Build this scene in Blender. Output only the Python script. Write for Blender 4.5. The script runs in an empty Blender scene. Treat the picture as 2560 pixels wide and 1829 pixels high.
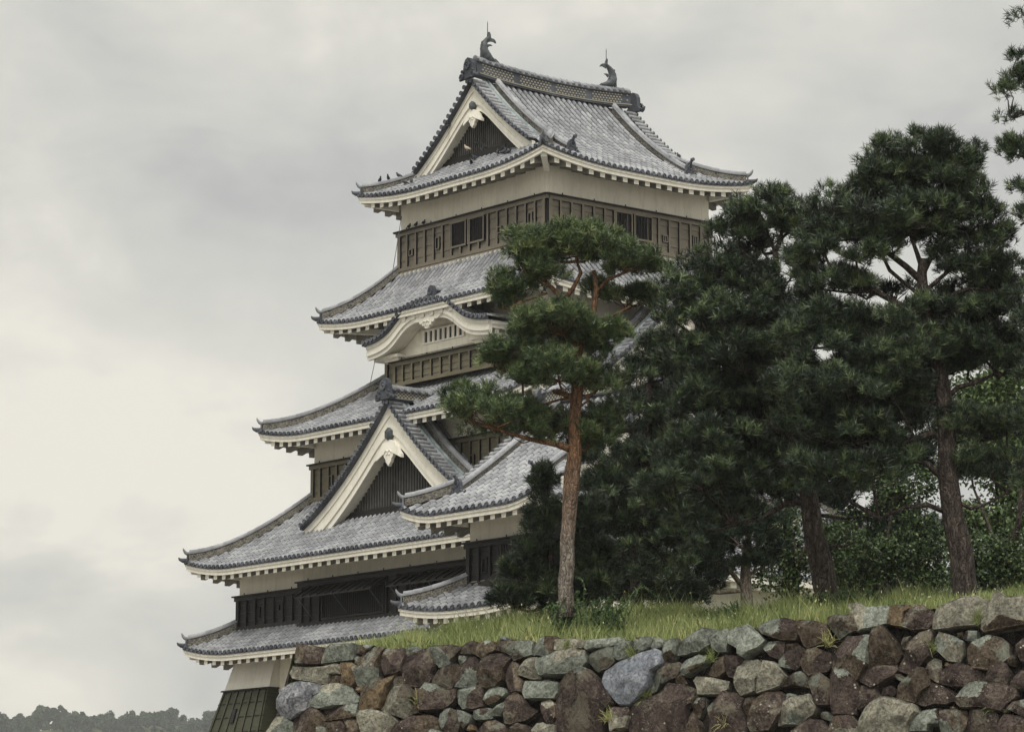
import bpy, math, random
import numpy as np
from mathutils import Vector
random.seed(7); RNG = np.random.default_rng(7)
PI = math.pi
# ------------------------------------------------------------------ camera
FPX = 8073.0                      # focal length in pixels of the 2560 px wide photograph
PITCH = math.atan(1385.5 / FPX)
CAMZ = 1.6
S = bpy.context.scene
cd = bpy.data.cameras.new('camera'); cam = bpy.data.objects.new('camera', cd)
S.collection.objects.link(cam); S.camera = cam
cam.location = (0, 0, CAMZ); cam.rotation_euler = (PI/2 + PITCH, 0, 0)
cd.sensor_width = 36; cd.lens = 36*FPX/2560; cd.clip_start = 0.5; cd.clip_end = 6000
# ------------------------------------------------------------------ light
SUN_EL, SUN_AZ = math.radians(54), math.radians(-172)   # azimuth: 0 = away from camera, negative = to the left
S.view_settings.view_transform = 'Standard'; S.view_settings.look = 'None'
S.view_settings.exposure = 0.24; S.view_settings.gamma = 1.0
sd = bpy.data.lights.new('sun', 'SUN'); sd.energy = 1.5; sd.angle = math.radians(20); sd.color = (1.0, .96, .88)
sun = bpy.data.objects.new('sun', sd); S.collection.objects.link(sun)
sdir = Vector((math.sin(SUN_AZ)*math.cos(SUN_EL), math.cos(SUN_AZ)*math.cos(SUN_EL), math.sin(SUN_EL)))
sun.rotation_euler = (-sdir).to_track_quat('-Z', 'Y').to_euler()
W_ = bpy.data.worlds.new('World'); S.world = W_; W_.use_nodes = True
def build_world():
    nt = W_.node_tree; N = nt.nodes; L = nt.links; N.clear()
    out = N.new('ShaderNodeOutputWorld'); bg = N.new('ShaderNodeBackground'); L.new(bg.outputs[0], out.inputs[0])
    bg.inputs['Strength'].default_value = 0.1
    sky = N.new('ShaderNodeTexSky'); sky.sky_type = 'NISHITA'; sky.sun_disc = False
    sky.sun_elevation = SUN_EL; sky.sun_rotation = SUN_AZ; sky.dust_density = 3
    tc = N.new('ShaderNodeTexCoord')
    def noise(scale, detail, rough, vec, dist=0):
        n = N.new('ShaderNodeTexNoise'); n.inputs['Scale'].default_value = scale; n.inputs['Detail'].default_value = detail
        n.inputs['Roughness'].default_value = rough; n.inputs['Distortion'].default_value = dist; L.new(vec, n.inputs['Vector']); return n.outputs['Fac']
    def mapping(sc, loc):
        m = N.new('ShaderNodeMapping'); m.inputs['Scale'].default_value = sc; m.inputs['Location'].default_value = loc
        L.new(tc.outputs['Generated'], m.inputs['Vector']); return m.outputs[0]
    def mth(op, a, b=None, c=None, clamp=False):
        n = N.new('ShaderNodeMath'); n.operation = op; n.use_clamp = clamp
        for i, v in enumerate((a, b, c)):
            if v is None: continue
            if isinstance(v, (int, float)): n.inputs[i].default_value = v
            else: L.new(v, n.inputs[i])
        return n.outputs[0]
    big = noise(5.5, 3, .5, mapping((1, 1, 1.5), (3.1, .4, 1.7)), .6)
    mid = noise(15, 4, .55, mapping((1, 1, 1.6), (1.3, 2.4, .7)), .5)
    sm = noise(45, 4, .6, mapping((1, 1, 1.8), (.3, 5.4, 2.7)))
    v = mth('ADD', mth('ADD', mth('MULTIPLY', big, .62), mth('MULTIPLY', mid, .30)), mth('MULTIPLY', sm, .08))
    sp = N.new('ShaderNodeSeparateXYZ'); L.new(tc.outputs['Generated'], sp.inputs[0])
    zr = N.new('ShaderNodeValToRGB'); L.new(mth('ADD', sp.outputs['Z'], mth('MULTIPLY', mth('SUBTRACT', mid, .5), .12)), zr.inputs[0]); ee = zr.color_ramp.elements; zr.color_ramp.interpolation = 'B_SPLINE'
    for q, (p_, c_) in enumerate(((.05, .40), (.10, .42), (.122, .62), (.16, .66), (.19, .5), (.215, .42), (.245, .5), (.30, .47))):
        k_ = ee[q] if q < 2 else ee.new(p_); k_.position = p_; k_.color = (c_, c_, c_, 1)
    v = mth('ADD', mth('MULTIPLY', v, .76), mth('MULTIPLY', zr.outputs[0], .24)); v = mth('ADD', mth('MULTIPLY', mth('SUBTRACT', v, .5), 1.2), .5)
    r = N.new('ShaderNodeValToRGB'); L.new(v, r.inputs[0])
    e = r.color_ramp.elements
    e[0].position = .36; e[0].color = (.40, .40, .395, 1)
    e[1].position = .60; e[1].color = (.75, .715, .635, 1)
    k = e.new(.46); k.color = (.53, .525, .49, 1)
    k = e.new(.53); k.color = (.61, .595, .54, 1)
    # an overcast sky is brighter towards the zenith
    sep = N.new('ShaderNodeSeparateXYZ'); L.new(tc.outputs['Generated'], sep.inputs[0])
    up = mth('MAXIMUM', mth('SUBTRACT', sep.outputs['Z'], .28), 0)
    gain = mth('ADD', mth('MULTIPLY', up, ZENITH), 1.0)
    mul = N.new('ShaderNodeVectorMath'); mul.operation = 'SCALE'; L.new(r.outputs[0], mul.inputs[0]); L.new(mth('MULTIPLY', gain, 10), mul.inputs['Scale'])
    mx = N.new('ShaderNodeMix'); mx.data_type = 'RGBA'; mx.inputs['Factor'].default_value = .93
    L.new(sky.outputs[0], mx.inputs[6]); L.new(mul.outputs[0], mx.inputs[7]); L.new(mx.outputs[2], bg.inputs['Color'])
ZENITH = 3.0; HAZE = .00013
build_world()
S.cycles.max_bounces = 5; S.cycles.diffuse_bounces = 3; S.cycles.glossy_bounces = 2; S.cycles.transparent_max_bounces = 6
S.cycles.use_denoising = True; S.cycles.denoising_prefilter = 'ACCURATE'; S.cycles.volume_bounces = 0
# ------------------------------------------------------------------ pixel <-> place
def ray(x, y):
    a = (x-1280)/FPX; b = -(y-914.5)/FPX
    return np.array([a, math.cos(PITCH)-b*math.sin(PITCH), math.sin(PITCH)+b*math.cos(PITCH)])
def at(x, y, Y):
    r = ray(x, y); return np.array([0, 0, CAMZ]) + r*(Y/r[1])
def proj(p):
    p = np.array(p, float)-[0, 0, CAMZ]
    d = p[1]*math.cos(PITCH)+p[2]*math.sin(PITCH); u = -p[1]*math.sin(PITCH)+p[2]*math.cos(PITCH)
    return 1280+FPX*p[0]/d, 914.5-FPX*u/d
ALPHA = math.atan(6730/8191)
AU = np.array([-math.sin(ALPHA), math.cos(ALPHA), 0]); AV = np.array([math.cos(ALPHA), math.sin(ALPHA), 0])
_n = at(1368, 487.4, 120.); ORG = np.array([_n[0], _n[1], 0.])
def onv(x, y, v):                 # photo point on a castle plane v = const  ->  (u, z)
    r = ray(x, y); c = np.array([0, 0, CAMZ]); t = (v-(c-ORG)@AV)/(r@AV); p = c+r*t; return float((p-ORG)@AU), float(p[2])
def onu(x, y, u):
    r = ray(x, y); c = np.array([0, 0, CAMZ]); t = (u-(c-ORG)@AU)/(r@AU); p = c+r*t; return float((p-ORG)@AV), float(p[2])
UC, VC = 4.57, 4.18               # plan centre of the keep in castle coordinates
def LC(u, v, z): return (v-VC, u-UC, z)
# ------------------------------------------------------------------ objects
COL = S.collection
def tag(o, label=None, cat=None, group=None, kind=None):
    if label: o['label'] = label
    if cat: o['category'] = cat
    if group: o['group'] = group
    if kind: o['kind'] = kind
    return o
def empty(name, loc=(0, 0, 0), rz=0, parent=None):
    o = bpy.data.objects.new(name, None); COL.objects.link(o); o.location = loc; o.rotation_euler = (0, 0, rz); o.empty_display_size = .3
    if parent: o.parent = parent
    return o
class MB:
    def __init__(s): s.v = []; s.f = []; s.m = []; s.t = []; s.sm = []
    def face(s, idx, m=0, t=None, smooth=False):
        s.f.append(idx); s.m.append(m); s.t.append(random.random() if t is None else t); s.sm.append(smooth)
    def add(s, pts): n = len(s.v); s.v.extend(pts); return n
    def quad(s, a, b, c, d, m=0, t=None, smooth=False):
        n = s.add([a, b, c, d]); s.face((n, n+1, n+2, n+3), m, t, smooth)
    def hexa(s, P, m=0, t=None, mf=None):
        """P: 8 points, 0-3 bottom ring, 4-7 top ring. mf: material per face (bottom, top, 0-1, 1-2, 2-3, 3-0)."""
        n = s.add(P); t = random.random() if t is None else t
        F = [(3, 2, 1, 0), (4, 5, 6, 7), (0, 1, 5, 4), (1, 2, 6, 5), (2, 3, 7, 6), (3, 0, 4, 7)]
        for i, q in enumerate(F): s.face(tuple(n+k for k in q), mf[i] if mf else m, t)
    def grid(s, rows, m=0, t=None, smooth=True, close=False, caps=False):
        """rows: list of equal-length point rings."""
        n = s.add([p for r in rows for p in r]); w = len(rows[0]); t0 = t
        for i in range(len(rows)-1):
            for j in range(w if close else w-1):
                k = (j+1) % w
                s.face((n+i*w+j, n+i*w+k, n+(i+1)*w+k, n+(i+1)*w+j), m, t0 if t0 is not None else None, smooth)
        if caps:
            s.face(tuple(n+j for j in range(w))[::-1], m, t0); s.face(tuple(n+(len(rows)-1)*w+j for j in range(w)), m, t0)
    def build(s, name, mats, parent=None, label=None):
        me = bpy.data.meshes.new(name); me.from_pydata([tuple(map(float, p)) for p in s.v], [], s.f)
        if not isinstance(mats, (list, tuple)): mats = [mats]
        for m in mats: me.materials.append(m)
        me.polygons.foreach_set('material_index', s.m); me.polygons.foreach_set('use_smooth', s.sm)
        a = me.attributes.new('tint', 'FLOAT', 'FACE'); a.data.foreach_set('value', s.t)
        me.update()
        o = bpy.data.objects.new(name, me); COL.objects.link(o)
        if parent is not None: o.parent = parent
        if label: o['label'] = label
        return o
def tube(mb, pts, rad, n=8, m=0, t=None, caps=True, jit=0):
    pts = [np.array(p, float) for p in pts]
    if not hasattr(rad, '__len__'): rad = [rad]*len(pts)
    rows = []; up = np.array([0.13, .37, .92])
    for i, p in enumerate(pts):
        d = pts[min(i+1, len(pts)-1)]-pts[max(i-1, 0)]; d = d/(np.linalg.norm(d)+1e-9)
        a = np.cross(d, up); a /= np.linalg.norm(a)+1e-9; b = np.cross(d, a)
        rows.append([tuple(p+(a*math.cos(q)+b*math.sin(q))*rad[i]*(1+(random.uniform(-jit, jit) if jit else 0))) for q in [2*PI*k/n for k in range(n)]])
    mb.grid(rows, m, t, True, True, caps)
# ------------------------------------------------------------------ materials
def mat(name, build):
    m = bpy.data.materials.new(name); m.use_nodes = True; nt = m.node_tree
    bs = nt.nodes['Principled BSDF']; build(NT(nt, bs)); return m
class NT:
    def __init__(s, nt, bs):
        s.nt = nt; s.N = nt.nodes; s.L = nt.links; s.bs = bs; s._tc = None
    def node(s, t, **kw):
        n = s.N.new(t)
        for k, v in kw.items(): setattr(n, k, v)
        return n
    def tc(s, k='Object'):
        if s._tc is None: s._tc = s.node('ShaderNodeTexCoord')
        return s._tc.outputs[k]
    def pos(s):
        return s.node('ShaderNodeNewGeometry').outputs['Position']
    def map(s, vec, sc=(1, 1, 1), loc=(0, 0, 0), rot=(0, 0, 0)):
        m = s.node('ShaderNodeMapping'); m.inputs['Scale'].default_value = sc; m.inputs['Location'].default_value = loc; m.inputs['Rotation'].default_value = rot
        s.L.new(vec, m.inputs['Vector']); return m.outputs[0]
    def noise(s, vec, scale, detail=4, rough=.55, dist=0):
        n = s.node('ShaderNodeTexNoise'); n.inputs['Scale'].default_value = scale; n.inputs['Detail'].default_value = detail
        n.inputs['Roughness'].default_value = rough; n.inputs['Distortion'].default_value = dist; s.L.new(vec, n.inputs['Vector']); return n.outputs['Fac']
    def voro(s, vec, scale, feat='F1', out='Distance', rnd=1):
        n = s.node('ShaderNodeTexVoronoi', feature=feat); n.inputs['Scale'].default_value = scale; n.inputs['Randomness'].default_value = rnd
        s.L.new(vec, n.inputs['Vector']); return n.outputs[out]
    def m(s, op, a, b=0, clamp=False):
        n = s.node('ShaderNodeMath', operation=op, use_clamp=clamp)
        for i, v in enumerate((a, b)):
            if isinstance(v, (int, float)): n.inputs[i].default_value = v
            else: s.L.new(v, n.inputs[i])
        return n.outputs[0]
    def ramp(s, fac, stops, interp='LINEAR'):
        r = s.node('ShaderNodeValToRGB'); r.color_ramp.interpolation = interp; e = r.color_ramp.elements
        while len(e) < len(stops): e.new(.5)
        for k, (p, c) in zip(e, stops):
            k.position = p; k.color = (c[0], c[1], c[2], 1) if hasattr(c, '__len__') else (c, c, c, 1)
        s.L.new(fac, r.inputs[0]); return r.outputs[0]
    def mix(s, f, a, b, mode='MIX'):
        n = s.node('ShaderNodeMix', data_type='RGBA', blend_type=mode)
        for i, v in ((0, f), (6, a), (7, b)):
            if isinstance(v, (int, float)): n.inputs[i].default_value = v if i == 0 else (v, v, v, 1)
            elif isinstance(v, tuple): n.inputs[i].default_value = (v[0], v[1], v[2], 1)
            else: s.L.new(v, n.inputs[i])
        return n.outputs[2]
    def tint(s):
        n = s.node('ShaderNodeAttribute'); n.attribute_name = 'tint'; return n.outputs['Fac']
    def out(s, col=None, rough=.8, bump=None, dist=.02, strength=.6, spec=.3):
        if col is not None:
            if isinstance(col, tuple): s.bs.inputs['Base Color'].default_value = (*col, 1)
            else: s.L.new(col, s.bs.inputs['Base Color'])
        if isinstance(rough, (int, float)): s.bs.inputs['Roughness'].default_value = rough
        else: s.L.new(rough, s.bs.inputs['Roughness'])
        s.bs.inputs['Specular IOR Level'].default_value = spec
        if bump is not None:
            b = s.node('ShaderNodeBump'); b.inputs['Distance'].default_value = dist; b.inputs['Strength'].default_value = strength
            s.L.new(bump, b.inputs['Height']); s.L.new(b.outputs[0], s.bs.inputs['Normal'])
def _plaster(base, stain):
    def f(n):
        p = n.pos()
        a = n.noise(p, .55, 5, .6, .4); b = n.noise(n.map(p, (3, 3, .45)), 1.5, 5, .65); c = n.noise(p, 14, 4)
        col = n.mix(n.ramp(a, [(.38, 0), (.68, 1)]), base, tuple(x*.86 for x in base))
        col = n.mix(n.ramp(b, [(.5, 0), (.76, .5)]), col, stain); d_ = n.noise(n.map(p, (2.2, 2.2, .6), (4, 2, 0)), 1.6, 6, .75); col = n.mix(n.ramp(d_, [(.56, 0), (.75, .35)]), col, tuple(x*.55 for x in stain))
        col = n.mix(n.ramp(c, [(.35, .12), (.6, 0)]), col, tuple(x*.6 for x in base))
        n.out(col, .88, c, .01, .3, .2)
    return f
M = {}
M['plaster'] = mat('plaster', _plaster((.88, .84, .715), (.56, .53, .43)))
M['trim'] = mat('plaster_trim', _plaster((.88, .85, .75), (.60, .57, .47)))
M['under'] = mat('shaded_soffit', _plaster((.27, .26, .225), (.15, .145, .12)))  # plaster darkened in colour to paint in eave shade on soffits and rafters
M['mortar'] = mat('mortar', _plaster((.66, .61, .48), (.4, .37, .28)))
def _tile(lo, mid, hi, moss=.0):
    def f(n):
        p = n.pos(); t = n.tint()
        c = n.noise(p, 9, 4, .6); big = n.noise(p, .7, 3)
        v = n.m('ADD', n.m('MULTIPLY', t, .26), n.m('MULTIPLY', big, .74))
        col = n.ramp(v, [(.28, lo), (.48, mid), (.68, hi)])
        col = n.mix(n.ramp(c, [(.36, .35), (.55, 0)]), col, tuple(x*.62 for x in lo))
        st = n.noise(n.map(p, (1, 1, 1), (7, 3, 1)), 2.3, 4, .7)
        col = n.mix(n.ramp(st, [(.58, 0), (.80, .4)]), col, (.15, .14, .115))
        n.out(col, .62, c, .01, .35, .35)
    return f
M['tile'] = mat('grey_tile', _tile((.155, .16, .172), (.245, .252, .27), (.36, .367, .385)))
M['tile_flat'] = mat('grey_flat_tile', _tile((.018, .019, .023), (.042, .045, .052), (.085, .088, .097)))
M['tile_dark'] = mat('dark_tile', _tile((.03, .034, .044), (.075, .082, .10), (.15, .16, .185)))
M['tile_green'] = mat('weathered_blue_tile', _tile((.11, .13, .135), (.20, .235, .245), (.32, .355, .36)))
def _ridge(n):
    o = n.tc()
    w = n.voro(n.map(n.pos(), (1, 1, 1.25)), 8.5, 'DISTANCE_TO_EDGE')
    c = n.noise(n.pos(), 4, 4)
    base = n.ramp(c, [(.35, (.05, .05, .047)), (.65, (.15, .146, .132))])
    col = n.mix(n.ramp(w, [(.03, .8), (.09, 0)]), base, (.27, .245, .19))
    n.out(col, .8, w, .03, .8, .2)
M['ridge'] = mat('stacked_ridge_tile', _ridge)
def _siding(lo, hi, black):
    def f(n):
        p = n.pos(); a = n.noise(n.map(p, (1, 1, 7)), 2.2, 5, .65); b = n.noise(p, .8, 3)
        col = n.mix(n.ramp(a, [(.3, 0), (.7, 1)]), lo, hi)
        col = n.mix(n.ramp(b, [(.42, 0), (.7, .5)]), col, tuple(x*.62 for x in lo))
        n.out(col, .6, a, .01, .35, .3)
    return f
M['siding'] = mat('brown_board', _siding((.15, .13, .098), (.21, .185, .145), 0))
M['siding_mid'] = mat('olive_board', _siding((.12, .105, .068), (.185, .165, .11), 0))
M['siding_dark'] = mat('dark_board', _siding((.007, .0065, .006), (.019, .017, .015), 0))
M['siding_green'] = mat('green_board', _siding((.036, .038, .02), (.068, .07, .042), 0))
M['black'] = mat('black_lacquer', lambda n: n.out((.008, .008, .009), .5, spec=.25))
M['lattice'] = mat('lattice_wood', lambda n: n.out(n.ramp(n.noise(n.pos(), 3), [(.3, (.045, .044, .042)), (.7, (.09, .086, .08))]), .7))
M['metal'] = mat('bronze_dark', lambda n: n.out(n.ramp(n.noise(n.pos(), 6), [(.3, (.035, .042, .048)), (.7, (.11, .125, .13))]), .5, n.noise(n.pos(), 25), .02, .6))
M['wood'] = mat('plain_wood', _siding((.16, .12, .075), (.26, .2, .13), 0))
M['dots'] = mat('tile_end_mortar', _plaster((.40, .375, .30), (.25, .23, .18)))
# ------------------------------------------------------------------ roof kit (castle coordinates u, v, z)
def roof_fn(z0, H, D, a=.58, lift=.36, R=3.2, L=None):
    def z(s, d):
        t = max(0, min(1.15, d/D)); c = max(0, min(s, L-s))
        return z0 + H*(a*t+(1-a)*t*t) + lift*max(0, 1-c/R)**2*max(0, 1-max(d, 0)/2.8)
    return z
def P2(o, e, n, s, d, z): return LC(o[0]+e[0]*s+n[0]*d, o[1]+e[1]*s+n[1]*d, z)
CS = [(math.cos(q), math.sin(q)) for q in [k*PI/4 for k in range(5)]]
CO = [(math.cos(q), math.sin(q)) for q in [k*PI/4 for k in range(8)]]
def slope(mb, o, e, n, L, dmax, zf, sp=.285, tl=.31, r=.086, cap=True, smin=0, smax=None, eave=0.0):
    """materials: 0 round tile, 1 flat tile, 2 dark cap"""
    smax = L if smax is None else smax
    N = max(2, round((smax-smin)/sp)); w = (smax-smin)/N
    for i in range(N):
        s = smin+(i+.5)*w; dm = dmax(s)
        if dm > eave+.12:
            nt = max(1, math.ceil((dm-eave)/tl)); ph = 0
            for k in range(nt):
                d0 = eave+(dm-eave)*k/nt; d1 = eave+(dm-eave)*(k+1)/nt
                j = random.uniform(-.006, .006); rr = []
                for d, q in ((d0, 1.09), (d1, .92)):
                    z = zf(s, d)+.015
                    rr.append([P2(o, e, n, s+j+c*r*q, d, z+sn*r*q*1.15) for c, sn in CS])
                mb.grid(rr, 0, random.random(), True)
            if cap:
                z = zf(s, eave)+.03; R = .088
                rr = [[P2(o, e, n, s+c*R*q, eave+dd, z+sn*R*q) for c, sn in CO] for dd, q in ((.05, 1), (-.045, 1), (-.05, .8), (-.035, .72), (-.035, .3))]
                mb.grid(rr, 2, random.random()*.9, False, True)
                mb.face(tuple(range(len(mb.v)-8, len(mb.v))), 2, .9)
        sa, sb = smin+i*w+w*.5-w, smin+i*w+w*.5
        sa = max(sa, smin); da, db = dmax(sa+1e-4), dmax(sb)
        dd = max(da, db)
        if dd > eave+.05:
            nt = max(1, math.ceil((dd-eave)/tl)); sc = .5*(sa+sb)
            for k in range(nt):
                f0, f1 = k/nt, (k+1)/nt; t = random.random()
                a0, a1 = eave+(da-eave)*f0, eave+(da-eave)*f1; b0, b1 = eave+(db-eave)*f0, eave+(db-eave)*f1
                c0, c1 = .5*(a0+b0), .5*(a1+b1)
                dp = .022
                A0 = P2(o, e, n, sa, a0, zf(sa, a0)+.03); B0 = P2(o, e, n, sc, c0, zf(sc, c0)+.03-dp); C0 = P2(o, e, n, sb, b0, zf(sb, b0)+.03)
                A1 = P2(o, e, n, sa, a1, zf(sa, a1)); B1 = P2(o, e, n, sc, c1, zf(sc, c1)-dp); C1 = P2(o, e, n, sb, b1, zf(sb, b1))
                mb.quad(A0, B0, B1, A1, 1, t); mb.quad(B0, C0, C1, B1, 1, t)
                h = .03 if k else .085
                dz = lambda p: (p[0], p[1], p[2]-h)
                mb.quad(dz(A0), dz(B0), B0, A0, 1 if k else 2, t*.5); mb.quad(dz(B0), dz(C0), C0, B0, 1 if k else 2, t*.5)
    # last half strip
    return mb
def eave_trim(fas, raf, sof, o, e, n, L, zf, ov, fh=.24, rsp=.58, rh=.21, rw=.24):
    """white fascia boards (fas), rafters (raf) and soffit (sof) under one eave"""
    K = max(8, int(L/.5))
    for (d0, d1, a, b) in ((.03, .14, -.055, -.055-fh*.42), (.07, .18, -.055-fh*.42, -.055-fh)):
        rows = []
        for i in range(K+1):
            f = i/K; row = []
            for d, dz in ((d0, a), (d0, b), (d1, b), (d1, a)):
                s = d + (L-2*d)*f; z = zf(s, 0)+dz
                row.append(P2(o, e, n, s, d, z))
            rows.append(row)
        fas.grid(rows, 0, .5, False, True, True)
    NR = round((L-.5)/rsp)
    for i in range(NR+1):
        s = .25+(L-.5)*i/NR; dm = min(ov, s-.02, L-s-.02)
        if dm < .35: continue
        s0 = .17
        for d0, d1 in ((s0, (s0+dm)/2), ((s0+dm)/2, dm)):
            z0, z1 = zf(s, 0)+(zf(s, d0)-zf(s, 0))*.55-.055-fh, zf(s, 0)+(zf(s, d1)-zf(s, 0))*.55-.055-fh
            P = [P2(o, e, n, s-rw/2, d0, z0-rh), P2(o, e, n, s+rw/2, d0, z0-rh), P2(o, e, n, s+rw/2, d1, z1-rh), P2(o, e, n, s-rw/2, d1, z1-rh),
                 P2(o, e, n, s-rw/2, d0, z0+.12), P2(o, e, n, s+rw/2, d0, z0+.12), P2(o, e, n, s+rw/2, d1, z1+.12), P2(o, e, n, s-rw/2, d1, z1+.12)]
            raf.hexa(P, 0, .5, [1, 1, 0, 1, 1, 1])  # front end stays white trim, other faces take the painted-in shade
    rows = []
    for j in range(5):
        d = .12+(ov-.12)*j/4
        rows.append([P2(o, e, n, d+(L-2*d)*i/K, d, zf(d+(L-2*d)*i/K, 0)+(zf(d+(L-2*d)*i/K, d)-zf(d+(L-2*d)*i/K, 0))*.55-.16) for i in range(K+1)])
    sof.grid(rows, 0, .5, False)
def sweep_box(mb, path, w, h, m=0, up=0.0, wtop=None):
    """path in mesh coords; a bar of width w, from the path (+up) to +h above it"""
    P = [np.array(p, float) for p in path]; rows = []; wtop = w if wtop is None else wtop
    for i, p in enumerate(P):
        d = P[min(i+1, len(P)-1)]-P[max(i-1, 0)]; d[2] = 0; d /= np.linalg.norm(d)+1e-9; a = np.array([-d[1], d[0], 0])
        hh = h[i] if hasattr(h, '__len__') else h
        rows.append([tuple(p+a*w/2+[0, 0, up]), tuple(p-a*w/2+[0, 0, up]), tuple(p-a*wtop/2+[0, 0, up+hh]), tuple(p+a*wtop/2+[0, 0, up+hh])])
    mb.grid(rows, m, .5, False, True, True)
def roll_along(mb, path, r, up, m=0, tl=.34, squash=1.0):
    """a row of half-round cover tiles along a path"""
    P = [np.array(p, float) for p in path]; seg = [np.linalg.norm(P[i+1]-P[i]) for i in range(len(P)-1)]; T = sum(seg)
    cum = np.concatenate([[0], np.cumsum(seg)]); arr = np.array(P)
    f = lambda q: np.array([np.interp(q, cum, arr[:, k]) for k in range(3)])
    n = max(1, round(T/tl))
    for k in range(n):
        a, b = f(T*k/n), f(T*(k+1)/n); d = b-a; d[2] = 0; d /= np.linalg.norm(d)+1e-9; sd_ = np.array([-d[1], d[0], 0])
        rows = [[tuple(p+sd_*c*r*q+[0, 0, up+s_*r*q*squash]) for c, s_ in [(math.cos(x), math.sin(x)) for x in np.linspace(-.4, PI+.4, 7)]] for p, q in ((a, 1.06), (b, .96))]
        mb.grid(rows, m, random.random(), True)
        n0 = len(mb.v); mb.v.extend(rows[0]); mb.face(tuple(range(n0, n0+7)), m, .2)
def hip_ridge(parent, pts, w=.27, h=.36, tip=True, start_plate=True):
    """pts from the eave corner up to the top, castle coords (u,v,z)"""
    path = [LC(*p) for p in pts]
    mb = MB(); sweep_box(mb, path, w, h*.8, 0); o = mb.build('hip_ridge', [M['ridge']], parent)
    c = MB(); sweep_box(c, path, w*1.25, .05, 0, up=h*.8); roll_along(c, path, w*.46, h*.8+.05, 0)
    if tip:
        a, b = np.array(path[0]), np.array(path[1]); d = a-b; d[2] = 0; d /= np.linalg.norm(d)
        q = a+[0, 0, h*.84]
        tube(c, [q-d*.1, q+d*.08+[0, 0, .01], q+d*.17+[0, 0, .06], q+d*.24+[0, 0, .16], q+d*.27+[0, 0, .24]], [.10, .085, .065, .045, .015], 8, 0, .15)
        # end tile standing at the corner and the cap tile below it
        s = np.array([-d[1], d[0], 0]); e_ = a+d*.03
        c.hexa([tuple(e_+s*x+d*y+[0, 0, z]) for z, ww in ((-.02, .17), (h*.84, .13)) for x, y in ((-ww, 0), (ww, 0), (ww, .06), (-ww, .06))], 1)
        r0 = a+d*.28; tube(c, [r0-d*.3+[0, 0, .04], r0+[0, 0, .05], r0+d*.12+[0, 0, .10], r0+d*.17+[0, 0, .17]], [.10, .095, .06, .02], 8, 1, .3)
    c.build('ridge_cap', [M['tile'], M['tile_dark']], parent)
    return o
def oni(name, parent, u, v, z, dirv, sc=1.0, horn=False):
    """ogre-tile style ridge end: arched plate with a round boss, side scrolls and base; dirv = outward direction in (u,v)"""
    mb = MB(); d = np.array([dirv[1], dirv[0], 0.]); d /= np.linalg.norm(d); s = np.array([-d[1], d[0], 0]); c = np.array(LC(u, v, z))
    out = [(-.42, 0), (-.44, .12), (-.33, .20), (-.30, .36), (-.27, .62), (-.17, .80), (0, .88), (.17, .80), (.27, .62), (.30, .36), (.33, .20), (.44, .12), (.42, 0)]
    A = [tuple(c+s*x*sc+[0, 0, y*sc]+d*.10*sc) for x, y in out]; B = [tuple(c+s*x*sc+[0, 0, y*sc]-d*.10*sc) for x, y in out]
    n = mb.add(A+B); k = len(out)
    mb.face(tuple(range(n, n+k)), 0, .3); mb.face(tuple(range(n+k, n+2*k))[::-1], 0, .3)
    for i in range(k): mb.face((n+i, n+(i+1) % k, n+k+(i+1) % k, n+k+i), 0, .4)
    def boss(x, y, r, dep=.17):
        rr = [[tuple(c+d*q*sc+s*(x+a*r*f)*sc+[0, 0, (y+b*r*f)*sc]) for a, b in CO] for q, f in ((.08, 1), (dep, 1), (dep, .72), (dep-.03, .66), (dep-.03, .3), (dep+.02, .15))]
        mb.grid(rr, 0, .6, False, True)
    boss(0, .55, .19)
    for sx in (-1, 1):
        boss(sx*.36, .10, .13); boss(sx*.30, .30, .08)
        tube(mb, [c+s*sx*.42*sc+[0, 0, .05*sc], c+s*sx*.6*sc+[0, 0, .03*sc], c+s*sx*.66*sc+[0, 0, .14*sc], c+s*sx*.58*sc+[0, 0, .2*sc]], [.08*sc, .07*sc, .05*sc, .02*sc], 7, 0, .3)
    if horn:
        tube(mb, [c+[0, 0, .5*sc]+d*.05, c+[0, 0, .85*sc]+d*.15*sc, c+[0, 0, .98*sc]+d*.3*sc], [.12*sc, .10*sc, .09*sc], 8, 0, .4)
        q = c+[0, 0, 1.0*sc]+d*.32*sc; tube(mb, [q-d*.05, q+d*.07], .115*sc, 10, 0, .7)
    return mb.build(name, [M['tile_dark']], parent)
SIDES = {}
def rect_sides(u0, u1, v0, v1):
    """four sides of a rectangle: origin, e (along, left to right seen from outside reversed), n inward"""
    return {'front': ((u1, v0), (-1, 0), (0, 1), u1-u0),      # faces -v  (the left facade in the photo)
            'side': ((u0, v0), (0, 1), (1, 0), v1-v0),        # faces -u  (the right facade in the photo)
            'back': ((u0, v1), (1, 0), (0, -1), u1-u0),
            'far': ((u1, v1), (0, -1), (-1, 0), v1-v0)}
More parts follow.
